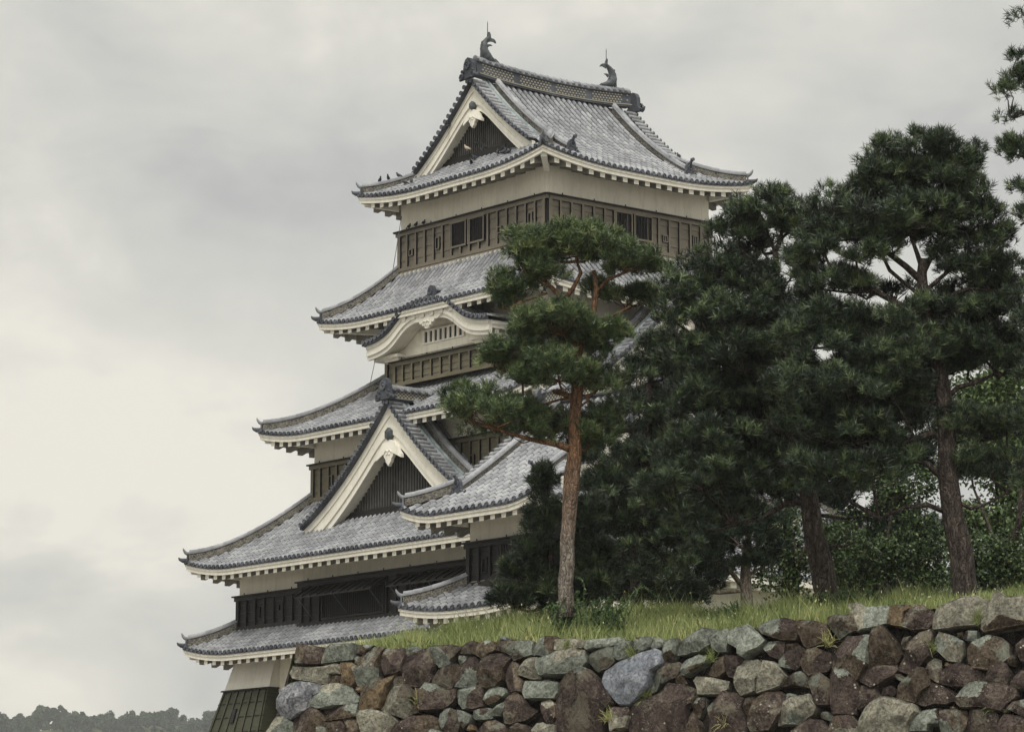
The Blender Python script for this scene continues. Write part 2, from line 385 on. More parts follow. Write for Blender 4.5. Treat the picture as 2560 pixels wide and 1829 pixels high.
def skirt_roof(parent, name, label, inner, ov_total, wall_ov, z0, H, lift=.36, a=.62, clip=None, trims=('front', 'side', 'back', 'far'), skip=(), sp=.285, r=.086):
    """inner = (u0,u1,v0,v1) of the wall above; ov_total = horizontal depth of the roof; wall_ov = overhang past the wall below"""
    u0, u1, v0, v1 = inner; E = (u0-ov_total, u1+ov_total, v0-ov_total, v1+ov_total)
    t = MB(); fas = MB(); raf = MB(); sof = MB(); mor = MB()
    for k, (o, e, n, L) in rect_sides(*E).items():
        if k in skip: continue
        zf = roof_fn(z0, H, ov_total, a, lift, L=L)
        slope(t, o, e, n, L, lambda s, L=L: max(0.02, min(ov_total, s, L-s)), zf, sp, .31, r)
        eave_trim(fas, raf, sof, o, e, n, L, zf, wall_ov)
        # mortar where the rolls meet the wall
        q = [P2(o, e, n, ov_total-.0, ov_total, z0+H), P2(o, e, n, L-ov_total, ov_total, z0+H)]
        mor.hexa([P2(o, e, n, ov_total-.1, ov_total-.12, z0+H-.12), P2(o, e, n, L-ov_total+.1, ov_total-.12, z0+H-.12), P2(o, e, n, L-ov_total+.1, ov_total+.02, z0+H-.12), P2(o, e, n, ov_total-.1, ov_total+.02, z0+H-.12),
                  P2(o, e, n, ov_total-.1, ov_total-.08, z0+H+.10), P2(o, e, n, L-ov_total+.1, ov_total-.08, z0+H+.10), P2(o, e, n, L-ov_total+.1, ov_total+.02, z0+H+.10), P2(o, e, n, ov_total-.1, ov_total+.02, z0+H+.10)], 0, .5)
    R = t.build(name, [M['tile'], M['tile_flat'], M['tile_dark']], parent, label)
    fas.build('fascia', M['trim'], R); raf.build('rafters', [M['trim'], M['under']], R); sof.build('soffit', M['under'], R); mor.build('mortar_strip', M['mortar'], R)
    hips(R, E, ov_total, z0, H, a, lift, skip)
    beams(R, E, wall_ov, z0, lift)
    return R
def hips(R, E, depth, z0, H, a, lift, skip=(), dend=None):
    e0, e1, f0, f1 = E; dend = dend or depth
    zf = roof_fn(z0, H, depth, a, lift, L=99)
    for (cu, cv, su, sv, k1, k2) in ((e1, f0, -1, 1, 'front', 'far'), (e0, f0, 1, 1, 'front', 'side'), (e0, f1, 1, -1, 'side', 'back'), (e1, f1, -1, -1, 'back', 'far')):
        if k1 in skip or k2 in skip: continue
        pts = []
        for i in range(9):
            d = .16+(dend-.16)*i/8; pts.append((cu+su*d, cv+sv*d, zf(d, d)+.02))
        hip_ridge(R, pts)
def beams(R, E, ov, z0, lift):
    e0, e1, f0, f1 = E
    for (cu, cv, su, sv) in ((e1, f0, -1, 1), (e0, f0, 1, 1), (e0, f1, 1, -1)):
        mb = MB(); a = np.array(LC(cu+su*.22, cv+sv*.22, z0+lift*.9-.42)); b = np.array(LC(cu+su*ov, cv+sv*ov, z0-.30))
        mb2 = [tuple(a), tuple(b)]; sweep_box(mb, mb2, .22, .22, 0)
        c = a+(b-a)*.03; sweep_box(mb, [tuple(a+(a-b)*.04+[0, 0, .22]), tuple(a+(b-a)*.3+[0, 0, .22])], .30, .06, 1)
        mb.build('corner_beam', [M['trim'], M['tile_dark']], R)
def wallbox(parent, name, label, rect, zb, zt, sz0, sz1, sid='siding', bay=.51, win={}, slots={}, opn=None, proud=.06):
    """plaster storey with a boarded lower band from sz0 to sz1. win[side] = [(s0,s1,za,zb)] barred windows; slots[side] = [(s,z,w,h)] gun slots"""
    u0, u1, v0, v1 = rect; W = MB()
    for k, (o, e, n, L) in rect_sides(*rect).items():
        W.quad(P2(o, e, n, 0, 0, zb), P2(o, e, n, L, 0, zb), P2(o, e, n, L, 0, zt), P2(o, e, n, 0, 0, zt), 0, .5)
    R = W.build(name, M['plaster'], parent, label)
    sd_ = MB(); pins = []
    for k, (o, e, n, L) in rect_sides(*rect).items():
        def bx(s0, s1, d0, d1, z0, z1, m=0, mf=None, mb=sd_):
            mb.hexa([P2(o, e, n, s0, d0, z0), P2(o, e, n, s1, d0, z0), P2(o, e, n, s1, d1, z0), P2(o, e, n, s0, d1, z0),
                     P2(o, e, n, s0, d0, z1), P2(o, e, n, s1, d0, z1), P2(o, e, n, s1, d1, z1), P2(o, e, n, s0, d1, z1)], m, None, mf)
        p = proud; q = p+.095
        ws = win.get(k, [])
        inw = lambda s: any(a-.02 < s < b+.02 for a, b, *_ in ws)
        # boards (slightly lapped), three courses
        cs = 4; hz = (sz1-sz0)
        nb = max(1, round(L/bay)); bw = L/nb
        for i in range(nb):
            for c in range(cs):
                z0, z1 = sz0+hz*c/cs, sz0+hz*(c+1)/cs; s0, s1 = i*bw, (i+1)*bw
                segs = [(z0, z1)]
                for a, b, wa, wb in ws:
                    if a < (s0+s1)/2 < b:
                        ns = []
                        for y0, y1 in segs:
                            if wa > y0+.03: ns.append((y0, min(y1, wa)))
                            if wb < y1-.03: ns.append((max(y0, wb), y1))
                            if wb <= y0 or wa >= y1: ns.append((y0, y1))
                        segs = list({t for t in ns if t[1]-t[0] > .02})
                for y0, y1 in segs:
                    m_ = P2(o, e, n, s0, -p-.022, y0), P2(o, e, n, s1, -p-.022, y0), P2(o, e, n, s1, -p, y1), P2(o, e, n, s0, -p, y1)
                    sd_.quad(*m_, 0)
                    sd_.quad(P2(o, e, n, s0, -p, y0+.001), P2(o, e, n, s1, -p, y0+.001), P2(o, e, n, s1, -p-.022, y0), P2(o, e, n, s0, -p-.022, y0), 1)
        bf = [1, 1, 0, 1, 1, 1]
        for i in range(nb+1):
            s = min(max(i*bw, .05), L-.05); w_ = .05 if 0 < i < nb else .09
            zz0, zz1 = sz0+.10, sz1-.14
            segs = [(zz0, zz1)]
            for a, b, wa, wb in ws:
                if a+.1 < s < b-.1: segs = [(zz0, wa)]
            for y0, y1 in segs:
                if y1-y0 > .05: bx(s-w_, s+w_, -q, -p+.01, y0, y1, 0, bf)
        bx(-q if k in ('front', 'back') else -.0, L+(q if k in ('front', 'back') else 0), -q-.004, -p+.01, sz1-.16, sz1, 0, [1, 0, 0, 0, 0, 0])
        bx(-q if k in ('front', 'back') else 0, L+(q if k in ('front', 'back') else 0), -q-.004, -p+.01, sz0-.02, sz0+.12, 0, [1, 0, 0, 0, 0, 0])
        bx(-.2, L+.2, -q-.11, .0, sz1, sz1+.05, 2)
        # nails / pins over the ledge
        for i in range(int(L/1.6)+1):
            s = .6+i*1.6
            if s < L: bx(s-.015, s+.015, -q-.05, -q-.02, sz1+.05, sz1+.13, 2)
        for j, (a, b, wa, wb) in enumerate(ws):
            w = MB()
            bx(a, b, -p, -p+.03, wa, wb, 1, mb=w)
            nbar = max(3, round((b-a)/.13))
            for i in range(nbar):
                s = a+(b-a)*(i+.5)/nbar; bx(s-.022, s+.022, -q+.03, -q+.06, wa, wb, 2, mb=w)
            for s0, s1, y0, y1 in ((a-.07, a, wa-.08, wb+.04), (b, b+.07, wa-.08, wb+.04), (a, b, wb, wb+.05), (a, b, wa-.08, wa)):
                bx(s0, s1, -q-.012, -p+.01, y0, y1, 0, [1, 0, 0, 1, 0, 1], mb=w)
            w.build('window', [M[sid], M['black'], M['siding_dark']], R)
        for (s, z, w_, h_) in slots.get(k, []):
            w = MB()
            bx(s-w_/2, s+w_/2, -p-.03, -p, z-h_/2, z+h_/2, 1, mb=w)
            for s0, s1, y0, y1 in ((s-w_/2-.04, s-w_/2, z-h_/2, z+h_/2), (s+w_/2, s+w_/2+.04, z-h_/2, z+h_/2), (s-w_/2-.04, s+w_/2+.04, z-h_/2-.04, z-h_/2), (s-w_/2-.04, s+w_/2+.04, z+h_/2, z+h_/2+.04)):
                bx(s0, s1, -p-.09, -p, y0, y1, 0, [1, 0, 0, 1, 0, 1], mb=w)
            bx(s-.02+w_*.12, s+.025+w_*.12, -p-.06, -p, z-h_/2, z+h_/2, 0, mb=w)
            w.build('gun_slot', [M[sid], M['black']], R)
    sd_.build('boarding', [M[sid], M['black'], M['siding_dark']], R)
    return R
# ------------------------------------------------------------------ gable kit
def gable(parent, cu, cv, e, n, zc, w, bw, zpan, depth, name='gable', label=None, panel_in=.42, front=.28, barsp=.15, ridge_h=.5, ornament=1.0, kud_end=None, rolls_from=1.25, ridge_back=None, sides=(1, -1), pend=1.0, long_rolls=True):
    """cu,cv: centre of the gable face in plan; e: horizontal unit along face; n: outward unit; zc(x): top edge of the bargeboard; w: half width"""
    def G(x, y, z): return LC(cu+e[0]*x+n[0]*y, cv+e[1]*x+n[1]*y, z)
    X = np.linspace(0, w, 25)
    # bargeboards
    bb = MB()
    for sg in sides:
        for f0, f1, y in ((-.02, .30, .10), (.30, .52, .055), (.52, .74, .09), (.74, 1.0, .03)):
            rows = []
            for x in X:
                b = bw(x); z1, z0 = zc(x)-b*f0, zc(x)-b*f1
                rows.append([G(sg*x, y, z0), G(sg*x, y, z1), G(sg*x, -.06, z1), G(sg*x, -.06, z0)])
            bb.grid(rows, 0, .5, False, True, True)
    B = bb.build(name, M['trim'], parent, label)
    # panel with vertical lattice
    lt = MB()
    inner = lambda x: zc(abs(x))-bw(abs(x))*.92
    nb = int(2*w/barsp); y = -panel_in
    xs = [-w+2*w*(i+.5)/nb for i in range(nb)]
    for x in xs:
        if sides == (1,) and x < 0: continue
        zt = inner(x)
        if zt > zpan+.1:
            lt.hexa([G(x-barsp*.24, y+.05, zpan), G(x+barsp*.24, y+.05, zpan), G(x+barsp*.24, y, zpan), G(x-barsp*.24, y, zpan), G(x-barsp*.24, y+.05, zt), G(x+barsp*.24, y+.05, zt), G(x+barsp*.24, y, zt), G(x-barsp*.24, y, zt)], 0)
    rows = [[G(x, y-.01, zpan-.6), G(x, y-.01, max(zpan-.6, inner(x)+.1))] for x in np.linspace(-w, w, 40)]
    lt.grid(rows, 1, .5, False)
    xe = next((x for x in np.linspace(0, w, 200) if inner(x) < zpan), w)
    for (z0, z1, yy) in ((zpan-.14, zpan, .12), (zpan-.32, zpan-.14, .16)):
        lt.hexa([G(-xe-.25, y+yy, z0), G(xe+.25, y+yy, z0), G(xe+.25, y-.02, z0), G(-xe-.25, y-.02, z0), G(-xe-.25, y+yy, z1), G(xe+.25, y+yy, z1), G(xe+.25, y-.02, z1), G(-xe-.25, y-.02, z1)], 2)
    lt.build('lattice_panel', [M['lattice'], M['black'], M['siding_dark']], B)
    # soffit behind boards
    so = MB()
    for sg in sides:
        so.grid([[G(sg*x, .02, zc(x)-bw(x)+.01), G(sg*x, -panel_in-.02, zc(x)-bw(x)+.06)] for x in X], 0, .5, False)
    so.build('verge_soffit', M['plaster'], B)
    # pendant
    if pend:
        pd = MB(); p = pend; zb = zc(0)-bw(0)*1.0
        prof = [(0, -.98), (.10, -.86), (.20, -.78), (.24, -.62), (.34, -.55), (.40, -.38), (.33, -.24), (.36, -.10), (.50, -.12), (.60, -.30), (.74, -.36), (.86, -.56), (1.02, -.66), (1.0, -.50), (.84, -.34), (.70, -.12), (.46, .10), (.22, .22), (0, .30)]
        pts = prof + [(-x, z) for x, z in prof[-2:0:-1]]
        kx = .62*p; 
        F = [G(x*kx, .16, zb+z*kx*1.05) for x, z in pts]; Bk = [G(x*kx, .02, zb+z*kx*1.05) for x, z in pts]; c0 = pd.add([G(0, .19, zb-.25*kx)]); n0 = pd.add(F+Bk); k = len(pts)
        for i in range(k):
            pd.face((c0, n0+i, n0+(i+1) % k), 0, .5); pd.face((n0+i, n0+(i+1) % k, n0+k+(i+1) % k, n0+k+i), 0, .5)
        for sx in (-1, 1):   # scrolls
            tube(pd, [G(sx*(.12+.15*math.cos(a)*(1-a/9))*kx, .19, zb-.38*kx+.16*math.sin(a)*(1-a/9)*kx) for a in np.linspace(0, 5.2, 12)], .018*p, 5, 0, .5)
        zh = zb+.30*kx+.16*p; r = .17*p
        hx = [[G(math.cos(a)*r*f, yy, zh+math.sin(a)*r*f*1.15) for a in [PI/6+k*PI/3 for k in range(6)]] for yy, f in ((.05, 1), (.2, 1), (.24, .75), (.26, .3))]
        pd.grid(hx, 1, .3, False, True); nn = len(pd.v); pd.face(tuple(range(nn-6, nn)), 1, .4)
        pd.build('pendant', [M['trim'], M['metal']], B)
    # tiles
    t = MB(); lift = .10
    for sg in sides:
        zr = lambda x: zc(x)+lift
        # slab surface
        rows = [[G(sg*x, front, zr(x)), G(sg*x, -rolls_from, zr(x))] for x in X]; t.grid(rows, 1, .5, False)
        rows = [[G(sg*x, front, zr(x)), G(sg*x, front, zr(x)-.10), G(sg*x, .05, zr(x)-.12)] for x in X]; t.grid(rows, 2, .3, False)
        # verge rolls
        arc = np.concatenate([[0], np.cumsum(np.hypot(np.diff(X), np.diff([zc(x) for x in X])))]); nn = int(arc[-1]/.27)
        for i in range(nn):
            q = (i+.6)*arc[-1]/nn; x = float(np.interp(q, arc, X)); x2 = float(np.interp(min(q+.03, arc[-1]), arc, X)); dx, dz = x2-x, zc(x2)-zc(x); ll = math.hypot(dx, dz)+1e-9; dx /= ll; dz /= ll
            r = .085
            def ringp(yy, f, full=False):
                A = np.linspace(0, 2*PI, 9)[:-1] if full else np.linspace(0, PI, 6)
                return [G(sg*(x+dx*math.cos(a)*r*f-dz*math.sin(a)*r*f), yy, zr(x)+.03+dz*math.cos(a)*r*f+dx*math.sin(a)*r*f) for a in A]
            tt = random.random(); ym = front*.4-.05
            t.grid([ringp(front, 1.05), ringp(ym, .95)], 0, tt, True); t.grid([ringp(ym, 1.05), ringp(-.34, .92)], 0, random.random(), True)
            t.grid([ringp(front+.02, 1.12, True), ringp(front+.07, 1.12, True), ringp(front+.075, .85, True), ringp(front+.055, .7, True)], 2, .6, False, True); k = len(t.v); t.face(tuple(range(k-8, k)), 2, .8)
        if long_rolls:
            for yy in (-.45, -.66):
                roll_along(t, [G(sg*x, yy, zr(x)) for x in X[::2]], .085, .02, 3)
        # descending ridge
        xe2 = kud_end or w*.93
        Xk = np.linspace(.25, xe2, 14); path = [G(sg*x, -.98, zr(x)) for x in Xk]
        kr = MB(); sweep_box(kr, path, .26, .26, 0); sweep_box(kr, path, .34, .05, 1, up=.26); roll_along(kr, path, .12, .31, 1); kr.build('descending_ridge', [M['ridge'], M['tile']], B)
        dd = (e[0]*sg, e[1]*sg)
        oni('ridge_end_tile', B, cu+e[0]*sg*(xe2+.08)-n[0]*.98, cv+e[1]*sg*(xe2+.08)-n[1]*.98, zr(xe2)+.0, dd, .62, horn=True)
        if depth > rolls_from:
            o = (cu-n[0]*depth+e[0]*sg*w, cv-n[1]*depth+e[1]*sg*w)
            slope(t, o, n, (-e[0]*sg, -e[1]*sg), depth-rolls_from, lambda s: w, lambda s, d: zc(max(0, w-d))+lift, cap=False)
    t.build('gable_tiles', [M['tile'], M['tile_flat'], M['tile_dark'], M['tile_green']], B)
    if ridge_back:
        ridge(B, [G(0, front-.05-(front+ridge_back)*i/6, zc(0)+lift) for i in range(7)], ridge_h)
    if ornament:
        oni('ridge_end_tile', B, cu+n[0]*(front+.02), cv+n[1]*(front+.02), zc(0)+.12, n, ornament)
    return B
def ridge(parent, path, h=.9, w=.42, dots=True):
    """box ridge: base courses, patterned band with small round tile ends, coping"""
    mb = MB(); up = 0
    sweep_box(mb, path, w*1.15, h*.10, 1); sweep_box(mb, path, w*1.3, h*.04, 3, up=h*.10)
    sweep_box(mb, path, w*.8, h*.56, 1 if dots else 0, up=h*.14); sweep_box(mb, path, w*1.2, h*.05, 1, up=h*.70); sweep_box(mb, path, w*.95, h*.12, 1, up=h*.75)
    roll_along(mb, path, w*.42, h*.87, 2)
    P = [np.array(p, float) for p in path]; T = np.linalg.norm(P[-1]-P[0])
    d = (P[-1]-P[0]); d /= np.linalg.norm(d); dh = d.copy(); dh[2] = 0; dh /= np.linalg.norm(dh); s = np.array([-dh[1], dh[0], 0])
    arr = np.array(P); par = np.linspace(0, 1, len(P)); f = lambda q: np.array([np.interp(q, par, arr[:, k]) for k in range(3)])
    if dots:
        # fish-scale band: rows of small mortar-edged tile ends
        rws = 4; n = int(T/.16)
        for sd_ in (-1, 1):
            for r_ in range(rws):
                for i in range(n):
                    q = (i+.5*(r_ % 2)+.3)/n
                    if q > .985 or (q*T % 1.9) < .28: continue
                    c = f(q)+s*sd_*w*.41+[0, 0, h*(.2+.13*r_)]
                    A = [(math.cos(a), math.sin(a)) for a in np.linspace(0, PI, 5)]
                    n0 = mb.add([tuple(c+dh*a*.054+[0, 0, b*.062]+s*sd_*.02) for a, b in A]); mb.face(tuple(range(n0, n0+5)), 3, .5)
            n = int(T/.30)
            for i in range(n):
                c = f((i+.5)/n)+[0, 0, h*.80]
                tube(mb, [c+s*sd_*w*.3, c+s*sd_*w*.66], .062, 7, 2, random.random())
    return mb.build('ridge', [M['ridge'], M['tile_dark'], M['tile'], M['dots']], parent)
# ------------------------------------------------------------------ the keep
ORGC = ORG + AU*UC + AV*VC
keep = tag(empty('castle_keep', (ORGC[0], ORGC[1], 0), ALPHA), 'five-roofed white and black castle keep with grey tiled roofs and fish finials', 'castle keep')
LA, LB = 9.14, 8.37
def irimoya(parent, name, label, E, z0, D, H, a, gi, wall_ov, axis='v', lift=.4, R_=4.0, verge_d=2.45, skd=1.62, sp=.285, r=.086, kick=0.0):
    """hip-and-gable roof: E = eaves rectangle, gi = depth of the gable face from the eave"""
    t = MB(); fas = MB(); raf = MB(); sof = MB()
    main = ('side', 'far') if axis == 'v' else ('front', 'back')
    for k, (o, e, n, L) in rect_sides(*E).items():
        zf = roof_fn(z0, H, D, a, lift, R_, L)
        if k in main:
            def dm(s, L=L):
                c = min(s, L-s)
                return c if c < gi-.02 else (verge_d if c < gi+1.05 else D)
            slope(t, o, e, n, L, dm, zf, sp, .33, r)
        else:
            slope(t, o, e, n, L, lambda s, L=L: max(.02, min(skd+.4, s, L-s)), (lambda s, d, L=L, zf=zf: zf(s, d)+kick*max(0, d)*min(1, max(0, (min(s, L-s)-d)/1.0))), sp, .31, r)
        eave_trim(fas, raf, sof, o, e, n, L, zf, wall_ov)
    Rf = t.build(name, [M['tile'], M['tile_flat'], M['tile_dark']], parent, label)
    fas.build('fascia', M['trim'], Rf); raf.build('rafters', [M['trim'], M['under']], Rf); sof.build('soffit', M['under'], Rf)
    hips(Rf, E, D, z0, H, a, lift, dend=gi+.9); beams(Rf, E, wall_ov, z0, lift)
    return Rf, roof_fn(z0, H, D, a, 0, R_, 99)
# --- tier 5
E5 = (-1.27, 10.41, -1.27, 9.55)
top, zf5 = irimoya(keep, 'top_roof', 'topmost hip-and-gable roof with pale grey tiles', E5, 30.0, 5.84, 4.25, .56, 1.42, 1.20, kick=.155)
zc5 = lambda x: zf5(50, 5.84-abs(x))-.10
g5 = gable(keep, 4.57, .15, (1, 0), (0, -1), zc5, 3.62, lambda x: .66+.12*x/3.62+.62*math.exp(-x/.32), 31.46, 1.25, 'top_gable', 'triangular gable of the topmost roof with dark lattice', panel_in=.42, barsp=.125, ornament=.95, kud_end=4.6, pend=.92)
gable(keep, 4.57, 8.22, (-1, 0), (0, 1), zc5, 3.62, lambda x: .56+.16*x/3.62, 31.22, 1.25, 'rear_gable', 'hidden rear gable of the topmost roof', panel_in=.42, barsp=.25, ornament=.95, kud_end=4.6, pend=0)
rp = [LC(4.57, v, 34.22+.20*((v-4.18)/4)**2) for v in np.linspace(.12, 8.2, 11)]
ridge(top, rp, .78, .34)
# fish finials, traced from the photograph in the vertical plane of the ridge
def fish(pts, fins, rod, ox, oy, label):
    cv = lambda x, y: (lambda q: LC(4.57, q[0], q[1]))(onu(x/3.867+ox, y/3.867+oy, 4.57))
    mb = MB(); K = .0041
    P = []; Rr = []
    for i, (x, y, r) in enumerate(pts): P.append(cv(x, y)); Rr.append(r*K)
    # smooth the body line
    P = np.array(P); tt = np.arange(len(P)); q = np.linspace(0, len(P)-1, (len(P)-1)*4+1)
    def cr(A, x):
        i = int(min(max(math.floor(x), 0), len(A)-2)); f = x-i; p0 = A[max(i-1, 0)]; p1 = A[i]; p2 = A[i+1]; p3 = A[min(i+2, len(A)-1)]
        return .5*((2*p1)+(-p0+p2)*f+(2*p0-5*p1+4*p2-p3)*f*f+(-p0+3*p1-3*p2+p3)*f**3)
    Rr = np.array(Rr)
    tube(mb, [cr(P, x) for x in q], [float(cr(Rr, x))*(1+.05*math.sin(i*2.4)) for i, x in enumerate(q)], 12, 0, .4)
    for fn in fins:
        A = [cv(x, y) for x, y in fn]; n = mb.add([(p[0], p[1]-.035, p[2]) for p in A]+[(p[0], p[1]+.035, p[2]) for p in A]); k = len(A)
        mb.face(tuple(range(n, n+k)), 0, .5); mb.face(tuple(range(n+k, n+2*k))[::-1], 0, .5)
        for i in range(k): mb.face((n+i, n+(i+1) % k, n+k+(i+1) % k, n+k+i), 0, .5)
    F = mb.build('fish_finial', M['metal'], keep, label)
    r = MB(); a, b = cv(*rod[0]), cv(*rod[1]); tube(r, [a, b], .018, 6, 0, .5); tube(r, [np.array(b)-[0, 0, .03], np.array(b)+[0, 0, .12]], [.02, .004], 6, 0)
    r.build('lightning_rod', M['metal'], F)
fish([(1470, 372, 16), (1425, 352, 34), (1382, 318, 50), (1358, 262, 42), (1352, 210, 34), (1372, 162, 24), (1398, 128, 15), (1400, 78, 5)],
     [[(1330, 345), (1318, 345), (1322, 250), (1335, 250), (1338, 320)], [(1335, 165), (1328, 180), (1345, 200), (1352, 165)], [(1385, 140), (1415, 138), (1445, 148), (1460, 165), (1467, 190), (1450, 178), (1425, 172), (1390, 180)],
      [(1380, 198), (1412, 200), (1432, 214), (1405, 216), (1385, 232)], [(1388, 85), (1402, 78), (1415, 105), (1418, 140), (1385, 150)], [(1440, 345), (1462, 338), (1500, 380), (1495, 395), (1440, 385)]], [(1388, 150), (1388, 0)], 860, 60, 'nearer fish finial on the gable end of the top ridge')
fish([(590, 352, 12), (640, 350, 26), (690, 335, 48), (702, 285, 42), (690, 232, 34), (660, 185, 22), (632, 162, 13), (600, 160, 8)],
     [[(720, 380), (738, 378), (735, 320), (722, 300), (712, 330)], [(695, 222), (718, 208), (722, 222), (714, 262), (700, 250)], [(655, 180), (610, 155), (588, 160), (578, 182), (605, 178), (640, 200)],
      [(665, 262), (640, 248), (618, 250), (640, 262), (655, 285)], [(640, 175), (628, 150), (636, 120), (648, 105), (652, 125), (648, 150), (662, 185)], [(620, 345), (580, 350), (578, 360), (620, 366)]], [(640, 150), (640, 30)], 1350, 120, 'farther fish finial on the far end of the top ridge')
wallbox(keep, 'top_storey', 'topmost storey with brown boarding and two pairs of barred windows', (0, LA, 0, LB), 27.0, 30.6, 27.2, 28.79, 'siding', .57,
        win={'front': [(3.41, 4.31, 27.68, 28.58), (4.54, 5.43, 27.68, 28.58)], 'side': [(3.30, 4.13, 27.68, 28.58), (4.34, 5.18, 27.68, 28.58)]},
        slots={'front': [(.83, 27.88, .18, .2), (2.55, 27.98, .18, .42), (6.42, 27.87, .18, .2), (8.28, 28.0, .18, .42)], 'side': [(.85, 27.95, .18, .2), (2.44, 27.98, .18, .42), (5.93, 27.87, .18, .2), (7.52, 27.95, .18, .42)]})
skirt_roof(keep, 'fourth_roof', 'roof tier directly under the topmost storey', (0, LA, 0, LB), 2.4, 2.0, 24.95, 2.2, .30)
r4 = (-.34, LA+.34, -.34, LB+.34)
wallbox(keep, 'fourth_storey', 'storey behind the curved gable', r4, 22.4, 25.6, 22.7, 24.0, 'siding_mid', .55)
third = skirt_roof(keep, 'third_roof', 'third roof tier above the large triangular gable', r4, 3.71, 1.63, 20.45, 2.25, .38)
r3 = (-2.42, LA+2.42, -2.42, LB+2.42)
wallbox(keep, 'third_storey', 'storey beside the large triangular gable', r3, 17.6, 20.9, 18.0, 19.42, 'siding_mid', .56, slots={'front': [(1.28, 18.66, .18, .42), (4.4, 18.5, .18, .42), (10.2, 18.5, .18, .42)], 'side': [(3, 18.6, .18, .42)]})
skirt_roof(keep, 'second_roof', 'wide second roof tier carrying the large gable', r3, 3.68, 1.6, 15.2, 2.8, .42)
r2 = (-4.5, LA+4.5, -4.5, LB+4.5)
wallbox(keep, 'second_storey', 'low storey with black boarding and propped shutters', r2, 12.4, 15.6, 12.9, 14.2, 'siding_dark', .62, slots={'front': [(3.0, 13.6, .2, .2), (1.7, 13.5, .2, .45)]})
skirt_roof(keep, 'lowest_roof', 'lowest roof tier just above the plinth', r2, 1.6, 1.5, 11.85, 1.05, .38, a=.8)
# --- large gable on the second roof
zc2 = lambda x: 20.88-1.09*abs(x)+.055*x*x
gable(keep, 4.25, -4.12, (1, 0), (0, -1), zc2, 5.5, lambda x: 1.0+.08*x/5.35+.62*math.exp(-x/.40), 17.05, 1.8, 'large_gable', 'large white-edged triangular gable with vertical lattice', panel_in=.50, barsp=.165, ornament=.95, pend=1.25, ridge_back=2.1, ridge_h=.5, kud_end=4.9)
zc3 = lambda x: 24.85-3.6*(1.2*abs(x)/4.4-.2*(x/4.4)**2)
gable(keep, -2.6, 4.18, (0, 1), (-1, 0), zc3, 4.4, lambda x: .75, 21.6, 1.8, 'side_gable', 'gable on the right-hand face half hidden by pines', panel_in=.5, barsp=.2, ornament=.8, pend=.9, ridge_back=2.0, ridge_h=.45, kud_end=4.1)
